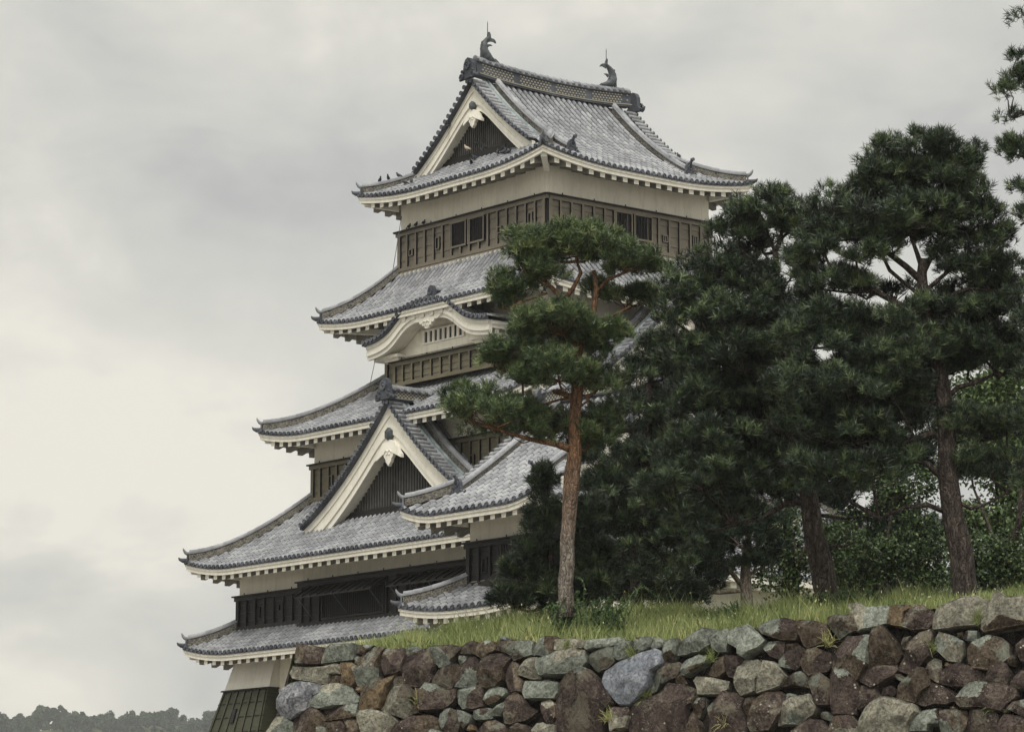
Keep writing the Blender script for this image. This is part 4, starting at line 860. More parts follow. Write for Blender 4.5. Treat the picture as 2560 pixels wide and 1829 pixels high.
STONES = """1M530,180 910,235 870,370 845,460 620,465 470,445 475,330
1G925,235 1020,195 1320,180 1325,300 1290,390 1000,450 860,462 855,420 900,300
1B1330,190 1570,190 1480,290 1450,350 1340,300
1G1350,320 1380,380 1370,460 1320,450 1310,380
1B1480,290 1560,220 1740,230 1680,340 1650,450 1640,660 1540,700 1450,790 1350,750 1345,640 1385,560 1380,380 1450,355
1M1740,240 2000,230 2030,330 2010,450 1980,560 1890,600 1750,610 1700,520 1670,400
1G2020,240 2190,200 2250,230 2190,290 2060,345 2025,330
2M-175,450 -120,370 30,290 150,235 245,240 290,400 300,500 260,600 270,680 220,740 110,770 -150,750 -170,600
1C430,485 740,520 900,525 1050,470 1140,480 1140,600 980,610 940,740 850,745 690,710 430,655 405,580
1O1140,450 1280,445 1370,510 1380,580 1340,690 1260,770 1130,740 1150,640
1B960,620 1140,630 1130,740 960,740
1K590,725 860,760 850,850 740,940 720,1080 560,1180 430,1250 300,1190 245,1100 270,980 330,810 450,750
1G880,760 1100,740 1260,790 1280,850 1360,920 1340,990 1190,1030 1080,1060 880,1090 830,1100 740,1080 725,980 840,890
1O1330,780 1400,760 1450,830 1420,860 1340,850
1O1620,670 1740,665 1760,700 1910,630 1870,700 1790,800 1750,970 1680,1090 1540,1120 1390,1130 1400,1020 1450,800 1530,740
1C1930,765 2080,770 2140,850 2160,940 2110,1000 2140,1100 2120,1170 2000,1220 1890,1190 1740,1140 1690,1100 1740,1000 1770,900 1850,840
1B2150,800 2270,780 2290,900 2230,1140 2140,1160 2150,1050 2180,950
1B1900,650 1990,620 2010,730 1930,760 1850,840 1780,860 1800,790
1M720,1090 810,1110 900,1230 870,1330 790,1415 760,1500 430,1500 450,1260 500,1200
1B870,1110 1060,1090 1200,1040 1360,1020 1350,1100 1340,1200 1200,1240 1060,1250 900,1270 880,1200
1C190,1205 320,1210 440,1290 430,1500 20,1500 120,1320
1C1440,1150 1600,1115 1820,1170 1900,1240 1930,1330 1850,1440 1620,1500 1450,1440 1390,1220
1C790,1340 870,1350 940,1415 900,1500 770,1480
1B1150,1250 1390,1230 1420,1415 1400,1520 1170,1500 1240,1380
1B910,1290 1140,1270 1220,1380 1130,1500 950,1500
1M1950,1320 2150,1220 2400,1200 2500,1240 2530,1420 2450,1560 1900,1560 1830,1440
2M250,230 540,190 640,210 690,200 640,270 560,400 540,470 360,510 290,430
2M720,190 850,130 940,160 910,230 900,320 740,320 650,300 640,260
2B940,170 1060,120 1140,150 1150,260 1060,320 980,400 890,330 910,230
2B1190,115 1360,125 1560,130 1680,130 1680,330 1560,380 1440,425 1400,350 1330,310 1200,270 1150,190
2K1200,100 1260,55 1340,90 1370,118 1200,118
2G1690,190 1750,120 1900,70 2000,50 2080,100 1980,110 1960,230 1960,300 1920,360 1750,330 1690,340
2C1985,105 2270,100 2430,120 2440,200 2270,250 1980,250
2G640,340 750,335 745,400 690,450 640,480 625,430
2M790,365 880,370 930,450 940,560 920,700 850,790 700,800 610,790 640,650 680,500
2M400,520 600,460 660,490 640,600 610,700 550,800 490,820 400,770 260,740 260,640
2B1080,330 1280,320 1400,370 1350,450 1290,560 1270,690 1170,780 1030,800 970,770 930,680 930,560 980,430
2M1420,430 1500,470 1520,540 1490,640 1560,720 1550,860 1360,860 1310,760 1290,600 1340,500
2C1620,370 1750,370 1765,480 1780,660 1620,660 1500,620 1490,590 1550,470
2G1770,400 1990,350 2080,290 2270,260 2430,280 2440,430 2330,540 2200,600 1950,635 1800,640 1760,500
2O1840,665 1920,670 1900,710 1830,700
2G1590,705 1850,715 1930,700 2060,730 2040,870 2000,945 1780,960 1600,955 1560,860
3M0,830 100,760 260,690 330,720 470,850 540,960 640,1090 660,1190 600,1250 540,1340 500,1585 500,1700 -180,1700 -150,1200 -100,950
2M190,740 330,760 480,830 620,820 600,940 560,1000 450,1100 330,1110 150,1140 100,1100 110,900
2G640,830 800,810 950,750 985,800 980,1050 850,1100 700,1100 630,1020 620,900
2G1080,790 1150,770 1270,800 1310,870 1290,930 1180,990 1040,1040 990,960 1010,870
2G850,1120 1000,1080 1100,1090 1090,1220 1000,1250 870,1250 810,1190
2G1090,1130 1180,1050 1290,980 1300,1080 1200,1180 1100,1190
2M1380,910 1460,865 1580,950 1640,1060 1740,1120 1690,1160 1550,1270 1380,1310 1290,1300 1300,1150 1310,1000
2C1820,1010 1920,960 2000,1020 2010,1200 1950,1300 1870,1310 1840,1200 1810,1100
2M430,1120 540,1100 620,1130 670,1280 640,1415 540,1480 440,1420 370,1280 380,1160
2G620,1110 740,1140 810,1190 780,1300 700,1380 660,1300
2O770,1310 830,1320 860,1390 760,1410
2M1050,1270 1140,1250 1280,1330 1330,1420 1300,1560 850,1560 850,1430 950,1340
2M1420,1350 1480,1300 1620,1340 1680,1420 1650,1580 1350,1580 1340,1430
2C1750,1310 1840,1290 1880,1320 2000,1330 2010,1580 1720,1580 1690,1400
3G330,290 740,250 840,280 780,330 640,380 500,410 300,430 270,400
3B390,480 600,400 680,400 670,500 700,600 600,690 450,740 390,690 320,610 310,540
3G740,330 830,290 920,300 920,470 900,530 740,580 680,530 670,430
3G1010,260 1180,240 1220,280 1190,370 1110,420 1010,480 975,420 980,330
3G1230,250 1340,250 1380,300 1370,370 1230,420 1190,390
3U1290,430 1350,470 1370,650 1280,720 1240,740 1190,960 1050,1130 930,1210 760,1200 660,1080 570,960 530,880 550,740 660,680 860,590 1080,490 1200,445
3G1400,310 1580,260 1590,330 1560,480 1500,580 1370,650 1370,500
3G1640,310 1780,220 1950,130 2100,130 2170,180 2100,260 2040,340 1900,450 1700,480 1570,490 1600,380
3G2170,190 2290,130 2290,300 2270,450 2150,460 2070,400 2050,260
3B1440,640 1580,600 1650,680 1560,830 1350,920 1280,1010 1200,1030 1190,950 1240,780
3G1700,590 1870,490 2000,530 1980,620 1850,700 1700,800 1655,790 1660,650
3B1570,700 1650,690 1660,790 1700,900 1550,890
3C1830,800 2050,830 2300,870 2270,980 2200,1050 1950,1060 1880,1060 1840,940 1790,860
3M1480,920 1700,940 1840,1000 1860,1100 1790,1200 1730,1250 1720,1500 1690,1700 900,1700 900,1500 920,1300 980,1200 1200,1130 1310,1090 1380,1050
3G1850,1110 1970,1105 1960,1220 1870,1390 1800,1300 1800,1210
3C640,1240 900,1240 910,1400 850,1530 640,1585 600,1400
3B1730,1340 1790,1290 1870,1430 1900,1500 1880,1700 1720,1700
4G150,390 230,350 330,350 375,315 440,370 600,510 560,560 520,600 380,680 340,730 280,690 270,620 140,550 135,450
4M440,350 520,330 520,400 470,400
4B540,310 700,250 830,235 970,260 1000,420 960,500 800,510 640,460 560,430 520,370
4B990,300 1020,260 1190,265 1340,310 1370,460 1290,540 1100,600 1060,570 1000,400
4B1350,230 1420,210 1580,200 1710,150 1830,250 1800,360 1620,420 1480,490 1420,400 1360,300
5G-170,190 -40,170 60,230 250,195 300,230 270,390 100,470 -60,500 -110,330
4M570,520 820,520 810,640 760,740 640,700 560,600
4B820,550 960,530 1010,580 880,620 810,640
4M860,650 1000,590 1080,610 1010,720 1020,800 960,870 760,830 760,760
4B1070,640 1200,600 1380,660 1400,800 1330,880 1130,940 1050,880 1010,760
4M70,690 290,700 320,750 250,860 200,970 130,950 80,850
4B20,720 70,700 90,880 0,960 -120,930 -60,800
4C280,760 480,740 580,830 570,880 480,1000 470,1130 290,1180 230,1100 220,960
4C580,760 700,780 790,870 850,950 760,1060 620,1110 480,1150 500,1000
4B870,930 1020,890 1130,960 1150,1090 940,1050 750,1070 790,1010
4M1170,940 1270,915 1380,1000 1400,1180 1400,1290 1230,1310 1180,1200 1120,1020
4M1600,460 1740,470 1890,440 1870,600 1860,840 1800,900 1720,1000 1560,840 1430,950 1440,820 1520,600
5B170,415 230,440 330,540 450,760 380,850 200,880 50,940 60,800 110,560 130,440
4M1480,860 1560,850 1640,900 1720,1030 1750,1170 1690,1400 1420,1420 1410,1150 1430,950
4M1760,1060 1900,1050 1950,1150 1860,1300 1760,1430 1750,1200
5M370,850 380,930 350,1010 200,1100 100,1130 -20,1060 -60,960 50,950 200,890
5M80,1150 170,1130 200,1220 70,1340 -40,1370 -60,1260 0,1200
4M80,1140 240,1160 310,1230 290,1350 340,1500 350,1700 -140,1700 -80,1480 -100,1350 0,1260
4M560,1150 760,1130 830,1190 790,1320 740,1450 620,1600 400,1620 370,1560 420,1380 440,1250
4C920,1210 1140,1180 1210,1330 1170,1420 1000,1530 730,1540 740,1440 830,1270
4B330,1220 470,1190 500,1220 420,1330 360,1480 310,1350
4M1020,1540 1150,1480 1300,1500 1380,1624 1360,1750 900,1750 910,1620
4G1270,1390 1350,1385 1420,1440 1370,1490 1250,1450
4C1430,1450 1640,1415 1710,1560 1720,1750 1360,1750 1370,1600
4G830,1150 940,1160 950,1190 830,1260 800,1180
5O310,210 540,200 560,220 480,280 450,440 380,440 275,400
5B580,200 680,190 800,280 810,370 740,460 560,480 450,440 480,300
5C860,250 1000,180 1290,95 1470,160 1420,300 1290,420 1000,470 800,480 830,350
5C1510,80 1560,60 1660,130 1880,100 1930,420 1700,460 1400,515 1370,480 1370,370 1470,180
5M640,510 770,475 790,560 780,780 680,870 520,960 400,930 430,850 500,710 530,620
5B450,560 540,545 500,680 450,690 435,620
5G870,500 920,520 1050,560 1160,620 1130,760 1090,840 960,820 830,700 820,620
5G1170,490 1290,485 1290,600 1180,610 1130,570
5B1060,510 1140,505 1130,570 1060,560
5B1270,620 1420,545 1570,580 1650,640 1650,780 1560,870 1420,930 1280,920 1200,830 1190,700
5M1810,560 1900,540 1960,850 1780,820 1740,700 1740,640
5M1540,820 1620,860 1660,950 1640,1110 1400,1100 1400,960 1440,880
5B1650,770 1700,755 1730,800 1710,880 1620,860
5M800,800 880,820 890,990 860,1080 760,1020 710,930 740,860
5O930,840 1000,850 960,890 915,880
5M990,890 1080,860 1240,900 1390,990 1390,1070 1230,1090 1160,1130 1010,1120 880,1080 890,980
5B620,890 710,920 770,1050 780,1110 660,1190 590,1300 470,1270 380,1240 420,1120 540,980
5M800,1080 960,1140 1060,1180 1090,1240 940,1310 700,1330 600,1300 660,1190 780,1110
5M1240,1090 1380,1070 1740,1140 1750,1230 1640,1320 1580,1400 1380,1370 1120,1350 1060,1290 1130,1180
5M1860,940 1960,1150 1700,1150 1660,1100 1720,1020 1800,940
5M1700,1300 1950,1230 1950,1480 1800,1450 1640,1370
5C1590,1360 1640,1360 1640,1400 1560,1410 1540,1380
5C240,1250 380,1260 600,1330 630,1420 600,1460 540,1570 530,1750 -30,1750 0,1500 70,1370 160,1290
5G620,1460 700,1400 870,1370 860,1420 900,1490 870,1540 760,1550 740,1620 540,1620 550,1560
5B880,1400 1000,1385 1160,1390 1180,1500 1100,1700 880,1700 880,1560 900,1490
5M1220,1400 1370,1380 1540,1440 1530,1580 1400,1750 1130,1750 1170,1530
5M1600,1420 1780,1460 1900,1500 1950,1750 1430,1750 1540,1580
5O970,1340 1050,1340 1060,1370 980,1370
5B360,980 420,970 480,1020 440,1060 350,1010
5M240,1140 330,1110 390,1160 340,1230 210,1230"""
def fbm(p, s, seed=0):
    """cheap smooth pseudo-noise on arrays of points"""
    v = 0; a = 1
    for k in range(4):
        f = s*2**k; ph = seed*1.7+k*2.3
        v = v+a*(np.sin(p[:, 0]*f+ph+1.3*np.sin(p[:, 1]*f*.8+ph))*np.cos(p[:, 1]*f*1.1-ph*1.9+.9*np.sin(p[:, 0]*f*.7))); a *= .5
    return v
wallroot = tag(empty('stone_wall', tuple(WL-[0, 0, WL[2]])), 'rough dry-laid retaining wall of brown, maroon and grey boulders under the grassy bank', 'stone wall')
wo = np.array(wallroot.location)
def stone(pl, kind, idx, name='stone', label=None):
    A = np.array([wall2(x, y) for x, y in pl]); cen = A.mean(0)
    # closed outline resampled, slightly rounded
    seg = np.linalg.norm(np.roll(A, -1, 0)-A, axis=1); O = []
    for i_ in range(len(A)):
        m_ = max(1, int(round(44*seg[i_]/seg.sum()))); O += [A[i_]*(1-k_/m_)+A[(i_+1) % len(A)]*k_/m_ for k_ in range(m_)]
    O = np.array(O); n = len(O)
    
    O = cen+(O-cen)*(1.04+.022*fbm(O, 9.0, idx)[:, None])
    size = math.sqrt(abs(.5*np.sum(O[:, 0]*np.roll(O[:, 1], -1)-O[:, 1]*np.roll(O[:, 0], -1))))
    dep = min(.30, .34*size+.05); rng = np.random.default_rng(idx+11)
    ang0 = rng.uniform(0, 6.28); facets = [(math.cos(ang0+k*1.26+rng.normal()*.35)*rng.uniform(.25, 1.5), math.sin(ang0+k*1.26+rng.normal()*.35)*rng.uniform(.25, 1.5), rng.uniform(.45, 1.05)) for k in range(6)]
    rings = [(.97, -.9), (1.0, -.12), (1.0, .15), (.985, .62), (.955, .86), (.90, .95), (.82, .98), (.72, 1.0), (.61, 1.0), (.49, 1.0), (.36, 1.0), (.22, 1.0), (.10, 1.0)]
    V = []; fid = []; alt = {'M': 'GBBM', 'B': 'GMMB', 'G': 'CBMG', 'C': 'BGMC', 'O': 'BCOO', 'U': 'UUUU', 'K': 'KKKK'}[kind]; fk = [alt[rng.integers(4)] if rng.random() < .32 else kind for _ in facets]
    for f, h in rings:
        P = cen+(O-cen)*f; hh = np.full(n, h)
        if h > 0:
            R = (P-cen)/max(size, .01)
            FF = np.array([c+R[:, 0]*a+R[:, 1]*b for a, b, c in facets]); fid.append(FF.argmin(0)); pl_ = FF.min(0); pl_ = np.clip(.30+.95*pl_, .10, 1.3); hh = np.minimum(h*1.0, pl_) if h < .9 else h*pl_
        hgt = hh*dep*1.15+fbm(P*1.0, 5.5, idx)*.016*(h > -.2)+fbm(P, 19, idx+3)*.007
        V.append(WL+P[:, :1]*WD+P[:, 1:]*WUP+hgt[:, None]*PN-wo)
    verts = [tuple(p) for r in V for p in r]; cpt = V[-1].mean(0); verts.append(tuple(cpt)); m = MB(); m.v = verts; sm = kind in 'KU'
    MK = [kind]+[x for x in dict.fromkeys(fk) if x != kind]; m.mk = MK
    for i in range(len(rings)-1):
        for j in range(n):
            k = (j+1) % n; m.face((i*n+j, i*n+k, (i+1)*n+k, (i+1)*n+j), MK.index(fk[fid[i-2][j]]) if i >= 2 else 0, .5, sm)
    for j in range(n): m.face(((len(rings)-1)*n+j, (len(rings)-1)*n+(j+1) % n, len(verts)-1), MK.index(fk[fid[-1][j]]), .5, sm)
    return size, m, kind, label
SL = {8: 'long pale flat stone near the corner', 11: 'rounded grey mottled boulder at the corner', 61: 'large blue-grey boulder', 102: 'big pale triangular stone at the top right'}
built = []
for i, line in enumerate(STONES.split('\n')):
    ox, oy, sc = TILES[int(line[0])]; pl = [(float(a)/sc+ox, float(b)/sc+oy) for a, b in (q.split(',') for q in line[2:].split())]
    built.append(stone(pl, line[1], i))
order = sorted(range(len(built)), key=lambda i: -built[i][0]); LBL = {'U': 'large blue-grey boulder', 'K': 'mottled grey boulder', 'O': 'orange-tan stone', 'C': 'pale stone', 'G': 'grey-green stone'}
rest = MB(); KS = ['M', 'B', 'G', 'C', 'O', 'U', 'K']
for r, i in enumerate(order):
    size, m, kind, _ = built[i]
    if r < 98: m.build('stone', [M[x] for x in m.mk], wallroot, LBL.get(kind))
    else:
        n0 = rest.add(m.v)
        for f, mi in zip(m.f, m.m): rest.face(tuple(n0+k for k in f), KS.index(m.mk[mi]), .5, False)
so_ = rest.build('small_stones', [M[k] for k in KS], wallroot, 'smaller stones wedged between the boulders'); so_['kind'] = 'stuff'
# the wall goes on below and to the right of the photo's frame
more = MB(); rr_ = random.Random(5); cell = 84
for gy in range(-5, 8):
    for gx in range(0, 31):
        x = 690+gx*cell+(gy % 2)*cell*.5+rr_.uniform(-12, 12); y = 1875+gy*cell*.86+rr_.uniform(-9, 9)
        if y < 1850 and x < 2625: continue
        if y-cell*.35 < ipl(TOPL, x) or y > 2230 or x < 668-(y-1829)*.28+cell*.45: continue
        rx_, ry_ = cell*rr_.uniform(.50, .60), cell*rr_.uniform(.42, .52); ph = rr_.uniform(0, 6.28)
        pl = [(x+rx_*math.cos(ph+k*2*PI/7)*rr_.uniform(.85, 1.12), y+ry_*math.sin(ph+k*2*PI/7)*rr_.uniform(.85, 1.12)) for k in range(7)]
        _, m, kind, _ = stone(pl, rr_.choice('MMMBBGGCOB'), 500+gx*17+gy*3); n0 = more.add(m.v)
        for f, mi in zip(m.f, m.m): more.face(tuple(n0+k for k in f), KS.index(m.mk[mi]), .5, False)
mo_ = more.build('lower_stones', [M[k] for k in KS], wallroot, 'stones of the wall below and beside the traced face'); mo_['kind'] = 'stuff'
mo_['label'] = 'more rough stones at the foot and right end of the wall'
# rubble core behind the face stones
core = MB(); M['core'] = mat('dark_rubble', _rock((.012, .010, .009), (.035, .028, .023), (.07, .06, .05)))
cols = []
for x in np.linspace(700, 3200, 60):
    tp = onwall(max(x, 748), ipl(TOPL, x)+14)-WN*.0-PN*.14; s0 = (tp-WL)@WD; bt = tp-WUP*(tp[2]/WUP[2]+.3); 
    if x < 750: pass
    cols.append([tuple(bt-wo), tuple((bt*.66+tp*.34)-wo), tuple((bt*.33+tp*.67)-wo), tuple(tp-wo), tuple(tp-WN*1.2-wo)])
tl = onwall(722, 1640)-PN*.14; bl = onwall(668, 1829)-PN*.14; dlow = (bl-tl)/(bl[2]-tl[2]); b0 = tl+dlow*(-.3-tl[2])
cols = [[tuple(b0-wo), tuple(b0*.66+tl*.34-wo), tuple(b0*.33+tl*.67-wo), tuple(tl-wo), tuple(tl-WN*1.2-wo)]]+cols[2:]
core.grid(cols, 0, .5, True)
back = [tuple(np.array(p)-WN*14) for p in cols[0]]; core.grid([back, cols[0]], 0, .5, True)
core.build('rubble_core', M['core'], wallroot)
# off-frame stones lower down and further right are packed rubble too
# ------------------------------------------------------------------ grass
def cards(P0, P1, width, tint, name, mt, parent=None, bend=None, lean=None):
    """thin tapering blades from P0 to P1 (N,3) as two-segment strips"""
    N = len(P0); d = P1-P0; side = np.cross(d, RNG.normal(size=(N, 3))); side /= np.linalg.norm(side, axis=1)[:, None]+1e-9
    w = (width[:, None]*side*.5); mid = (P0+P1)/2+(bend if bend is not None else 0)
    V = np.stack([P0-w, P0+w, mid+w*.8, mid-w*.8, P1], 1).reshape(-1, 3)
    b = np.arange(N)[:, None]*5
    loops = np.concatenate([b+0, b+1, b+2, b+3, b+3, b+2, b+4], 1).reshape(-1)
    me = bpy.data.meshes.new(name); me.vertices.add(len(V)); me.vertices.foreach_set('co', V.astype(np.float32).ravel())
    me.loops.add(len(loops)); me.loops.foreach_set('vertex_index', loops.astype(np.int32)); me.polygons.add(2*N)
    st = (np.arange(N)[:, None]*7+np.array([0, 4])).ravel(); me.polygons.foreach_set('loop_start', st.astype(np.int32)); me.polygons.foreach_set('loop_total', np.tile([4, 3], N).astype(np.int32))
    me.materials.append(mt); at_ = me.attributes.new('tint', 'FLOAT', 'FACE'); at_.data.foreach_set('value', np.repeat(tint, 2).astype(np.float32)); me.update(calc_edges=True)
    o = bpy.data.objects.new(name, me); COL.objects.link(o)
    if parent is not None: o.parent = parent
    return o
def _leafmat(stops, rough=.55, trans=.0, spec=.25):
    def f(n):
        col = n.ramp(n.tint(), stops); n.out(col, rough, spec=spec)
        n.bs.inputs['Transmission Weight'].default_value = 0
    return f
M['grass'] = mat('grass_blade', _leafmat([(0, (.07, .105, .036)), (.45, (.205, .25, .085)), (.8, (.35, .375, .15)), (1, (.50, .45, .23))]))
N = 70000
xx = RNG.uniform(760, 2720, N); tt = RNG.uniform(0, 1, N)**.8*5.2
xk = np.linspace(735, 2800, 140); tk = np.linspace(0, 6, 25); Gd = np.array([[ground_pt(x, t) for t in tk] for x in xk])
fi = (xx-735)/(2800-735)*139; fj = tt/6*24; i0 = fi.astype(int); j0 = fj.astype(int); a_ = (fi-i0)[:, None]; b_ = (fj-j0)[:, None]
base = (Gd[i0, j0]*(1-a_)+Gd[i0+1, j0]*a_)*(1-b_)+(Gd[i0, j0+1]*(1-a_)+Gd[i0+1, j0+1]*a_)*b_
patch = .5+.5*np.sin(xx*.013+1.2*np.sin(tt*2.1))*np.cos(xx*.031+tt)
hgt = RNG.uniform(.16, .48, N)*np.where(RNG.random(N) < .04, 1.6, 1)*(.75+.5*patch)*np.where(xx < 900, .55, 1)*np.where(xx > 2150, .62, 1)
lean = RNG.normal(size=(N, 3))*.30; lean[:, 2] = 0
tip = base+hgt[:, None]*(np.array([0, 0, 1.])+lean)
ti = np.clip(RNG.normal(.42, .18, N)+(.35*(patch-.5))+.18*np.exp(-tt/.8)-.10*(xx > 1800), 0, 1)
tag(cards(base, tip, RNG.uniform(.008, .018, N), ti, 'grass', M['grass'], bend=lean*hgt[:, None]*-.15), kind='stuff')
# coarser weeds growing in clumps through the grass
NC = 190; cx = RNG.uniform(930, 2650, NC); ct = RNG.uniform(.3, 4.9, NC); K = 42
wb = np.array([ground_pt(a, b) for a, b in zip(cx, ct)]); wb = np.repeat(wb, K, 0)+RNG.normal(size=(NC*K, 3))*[.13, .13, .01]
ch = np.repeat(RNG.uniform(.22, .5, NC)*np.where(cx > 2100, .6, 1), K)*RNG.uniform(.5, 1.1, NC*K); wl = RNG.normal(size=(NC*K, 3))*.45; wl[:, 2] = 0
s0 = RNG.uniform(0, .75, NC*K)[:, None]; q0 = wb+(np.array([0, 0, 1.])+wl*.3)*ch[:, None]*s0
tag(cards(q0, q0+(np.array([0, 0, .7])+wl*1.3)*ch[:, None]*.38, RNG.uniform(.018, .034, NC*K), np.clip(np.repeat(RNG.normal(.5, .2, NC), K)+RNG.normal(0, .12, NC*K), 0, 1), 'bank_weeds', mat('coarse_weed', _leafmat([(0, (.045, .085, .035)), (.5, (.11, .165, .06)), (1, (.24, .28, .11))])), bend=wl*.02), 'mixed coarse weeds growing through the grass of the bank', 'weeds', kind='stuff')
# seed heads and small pale flowers sprinkled in the grass
N2 = 1100; k = RNG.integers(0, N, N2); b2 = tip[k]; 
fl = cards(b2-[0, 0, .02], b2+RNG.normal(size=(N2, 3))*.012+[0, 0, .03], RNG.uniform(.018, .03, N2), RNG.uniform(0, 1, N2), 'grass_flowers', mat('flower', _leafmat([(0, (.36, .40, .22)), (.5, (.46, .44, .2)), (1, (.5, .5, .38))])))
tag(fl, kind='stuff')
# ------------------------------------------------------------------ foliage
DK = 2560/2273
def px(x, y, Y): return at(x*DK, y*DK, Y)
class Cloud:
    def __init__(s): s.a = []; s.b = []; s.w = []; s.t = []
    def add(s, a, b, w, t): s.a.append(a); s.b.append(b); s.w.append(w); s.t.append(t)
    def build(s, name, mt, parent):
        return cards(np.concatenate(s.a), np.concatenate(s.b), np.concatenate(s.w), np.concatenate(s.t), name, mt, parent)
def unit(v): return v/(np.linalg.norm(v, axis=-1, keepdims=True)+1e-9)
def tufts(cl, C, AX, ln, nn, wd, tint, rng, spread=1.0, keep=None):
    """needle tufts at C (n,3) around axes AX"""
    n = len(C); A = np.repeat(C, nn, 0); ax = np.repeat(AX, nn, 0); d = unit(ax*1.0+unit(rng.normal(size=(n*nn, 3)))*spread)
    L = ln*rng.uniform(.7, 1.15, (n*nn, 1)); off = ax*ln*rng.uniform(-.75, .15, (n*nn, 1))
    cl.add(A+off, A+off+d*L, np.full(n*nn, wd)*rng.uniform(.7, 1.3, n*nn), np.clip(np.repeat(tint, nn)+rng.normal(0, .07, n*nn), 0, 1))
def pad_lobes(c, rx, ry, rz, n, rng):
    out = []
    while len(out) < n:
        p = rng.uniform(-1, 1, 3); r = np.linalg.norm(p)
        if r > 1 or r < .15: continue
        if p[2] < -.45 and rng.random() < .6: continue
        p = p/r*r**.55
        out.append(c+p*[rx, rz, ry])
    return np.array(out)
def pine(name, label, cat, Y, trunk, limbs, pads, bark, needles, seed=1, dens=1.0, ln=.155, lob=.32, group=None, nn=22, wd=.0115, tl=25, tw=True, fx=1.0, fy=1.1):
    rng = np.random.default_rng(seed); b = px(trunk[0][0], trunk[0][1], Y); root = tag(empty(name, tuple(b)), label, cat, group); B = np.array(b)
    wood = MB(); mpp = lambda Yv: Yv/FPX*DK
    joints = []
    def line(P, jit=.05):
        pts = []; rad = []
        for q in P:
            x, y, w = q[:3]; dy = q[3] if len(q) > 3 else 0
            pts.append(px(x, y, Y+dy)-B); rad.append(max(.012, w*.5*mpp(Y)))
        # subdivide for a knobbly outline
        Q = [pts[0]]; R = [rad[0]]
        for i in range(1, len(pts)):
            m = max(1, int(np.linalg.norm(pts[i]-pts[i-1])/.35))
            for k in range(1, m+1):
                f = k/m; Q.append(pts[i-1]*(1-f)+pts[i]*f+(rng.normal(size=3)*(.030 if rad[0] < .13 else .012) if f < 1 else 0)); R.append((rad[i-1]*(1-f)+rad[i]*f)*rng.uniform(.94, 1.06))
        tube(wood, Q, R, 12 if rad[0] > .08 else 7, 0, .5, True, .04); joints.extend(Q)
    line([(trunk[0][0], trunk[0][1]+35, trunk[0][2]*1.25)]+[(trunk[0][0], trunk[0][1], trunk[0][2]*1.06)]+list(trunk[1:]))
    for l in limbs: line(l)
    J = np.array(joints); cl = Cloud()
    for pd in pads:
        x, y, rx, ry = pd[:4]; dy = pd[4] if len(pd) > 4 else 0; dn = pd[5] if len(pd) > 5 else 1
        c = px(x, y, Y+dy)-B; rx_, ry_ = rx*mpp(Y)*fx, ry*mpp(Y)*fy; rz_ = rx_*.75
        n = max(3, int(2.7*dens*dn*(rx_*ry_+.55*rx_*rz_)/(lob*lob)))
        rim = None; Lb = pad_lobes(c, max(.05, rx_-lob*.15), max(.05, ry_-lob*.15), rz_, n, rng)
        if tw:
            bot = c-[0, 0, ry_*.55]; dj = np.linalg.norm(J-bot, axis=1)+np.maximum(0, J[:, 2]-bot[2])*2; a = J[dj.argmin()]
            m = (a+bot)/2+rng.normal(size=3)*.06-[0, 0, .05]
            if np.linalg.norm(a-bot) < 3.2:
                tube(wood, [a, m, bot], [.04, .03, .022], 6, 0, .5, False, .1)
            for L in Lb[::2]:
                mm = (bot+L)/2+rng.normal(size=3)*.07; tube(wood, [bot, mm, L], [.018, .012, .006], 5, 0, .5, False, .1)
        for L in Lb:
            r = lob*rng.uniform(.7, 1.15); k = int(tl*rng.uniform(.8, 1.2)); d = unit(rng.normal(size=(k, 3))); d[:, 2] = np.where(d[:, 2] < -.25, -d[:, 2], d[:, 2]); d = unit(d)
            C = L+d*r*rng.uniform(.55, 1.0, (k, 1))*[1, 1, .8]; ax = unit(d*.7+[0, 0, .65]+rng.normal(size=(k, 3))*.22)
            tufts(cl, C, ax, ln, nn, wd, np.full(k, rng.normal(.45, .12))+rng.normal(0, .20, k), rng)
    wood.build('trunk', bark, root); cl.build('crown', needles, root); return root
def _bark(lo, mid, hi, upper=None, z0=0, z1=1):
    def f(n):
        p = n.pos(); dd = n.node('ShaderNodeVectorMath', operation='ADD'); nz = n.node('ShaderNodeTexNoise'); nz.inputs['Scale'].default_value = 5; nz.inputs['Detail'].default_value = 3; n.L.new(p, nz.inputs['Vector']); sc_ = n.node('ShaderNodeVectorMath', operation='SCALE'); sc_.inputs['Scale'].default_value = .22; n.L.new(nz.outputs['Color'], sc_.inputs[0]); n.L.new(p, dd.inputs[0]); n.L.new(sc_.outputs[0], dd.inputs[1]); v = n.voro(n.map(dd.outputs[0], (1, 1, .22)), 15, 'DISTANCE_TO_EDGE'); a = n.noise(n.map(p, (1, 1, .3)), 11, 6, .7)
        col = n.ramp(a, [(.3, lo), (.5, mid), (.72, hi)])
        if upper:
            sx = n.node('ShaderNodeSeparateXYZ'); n.L.new(p, sx.inputs[0])
            f_ = n.m('DIVIDE', n.m('SUBTRACT', n.m('ADD', sx.outputs[2], n.m('MULTIPLY', n.noise(p, 2.2, 3), 1.6)), z0), z1-z0, True)
            col = n.mix(f_, col, n.ramp(a, [(.3, tuple(x*.35 for x in upper)), (.55, upper), (.75, tuple(x*1.35 for x in upper))]))
        col = n.mix(n.ramp(v, [(.02, .75), (.09, 0)]), col, tuple(x*.5 for x in lo))
        n.out(col, .9, n.m('ADD', v, n.m('MULTIPLY', a, .3)), .06, 1, .15)
    return f
zz = px(1260, 1110, 66)[2]
M['bark_red'] = mat('red_pine_bark', _bark((.06, .05, .043), (.19, .165, .14), (.36, .32, .275), (.22, .125, .072), zz-.4, zz+1.8))
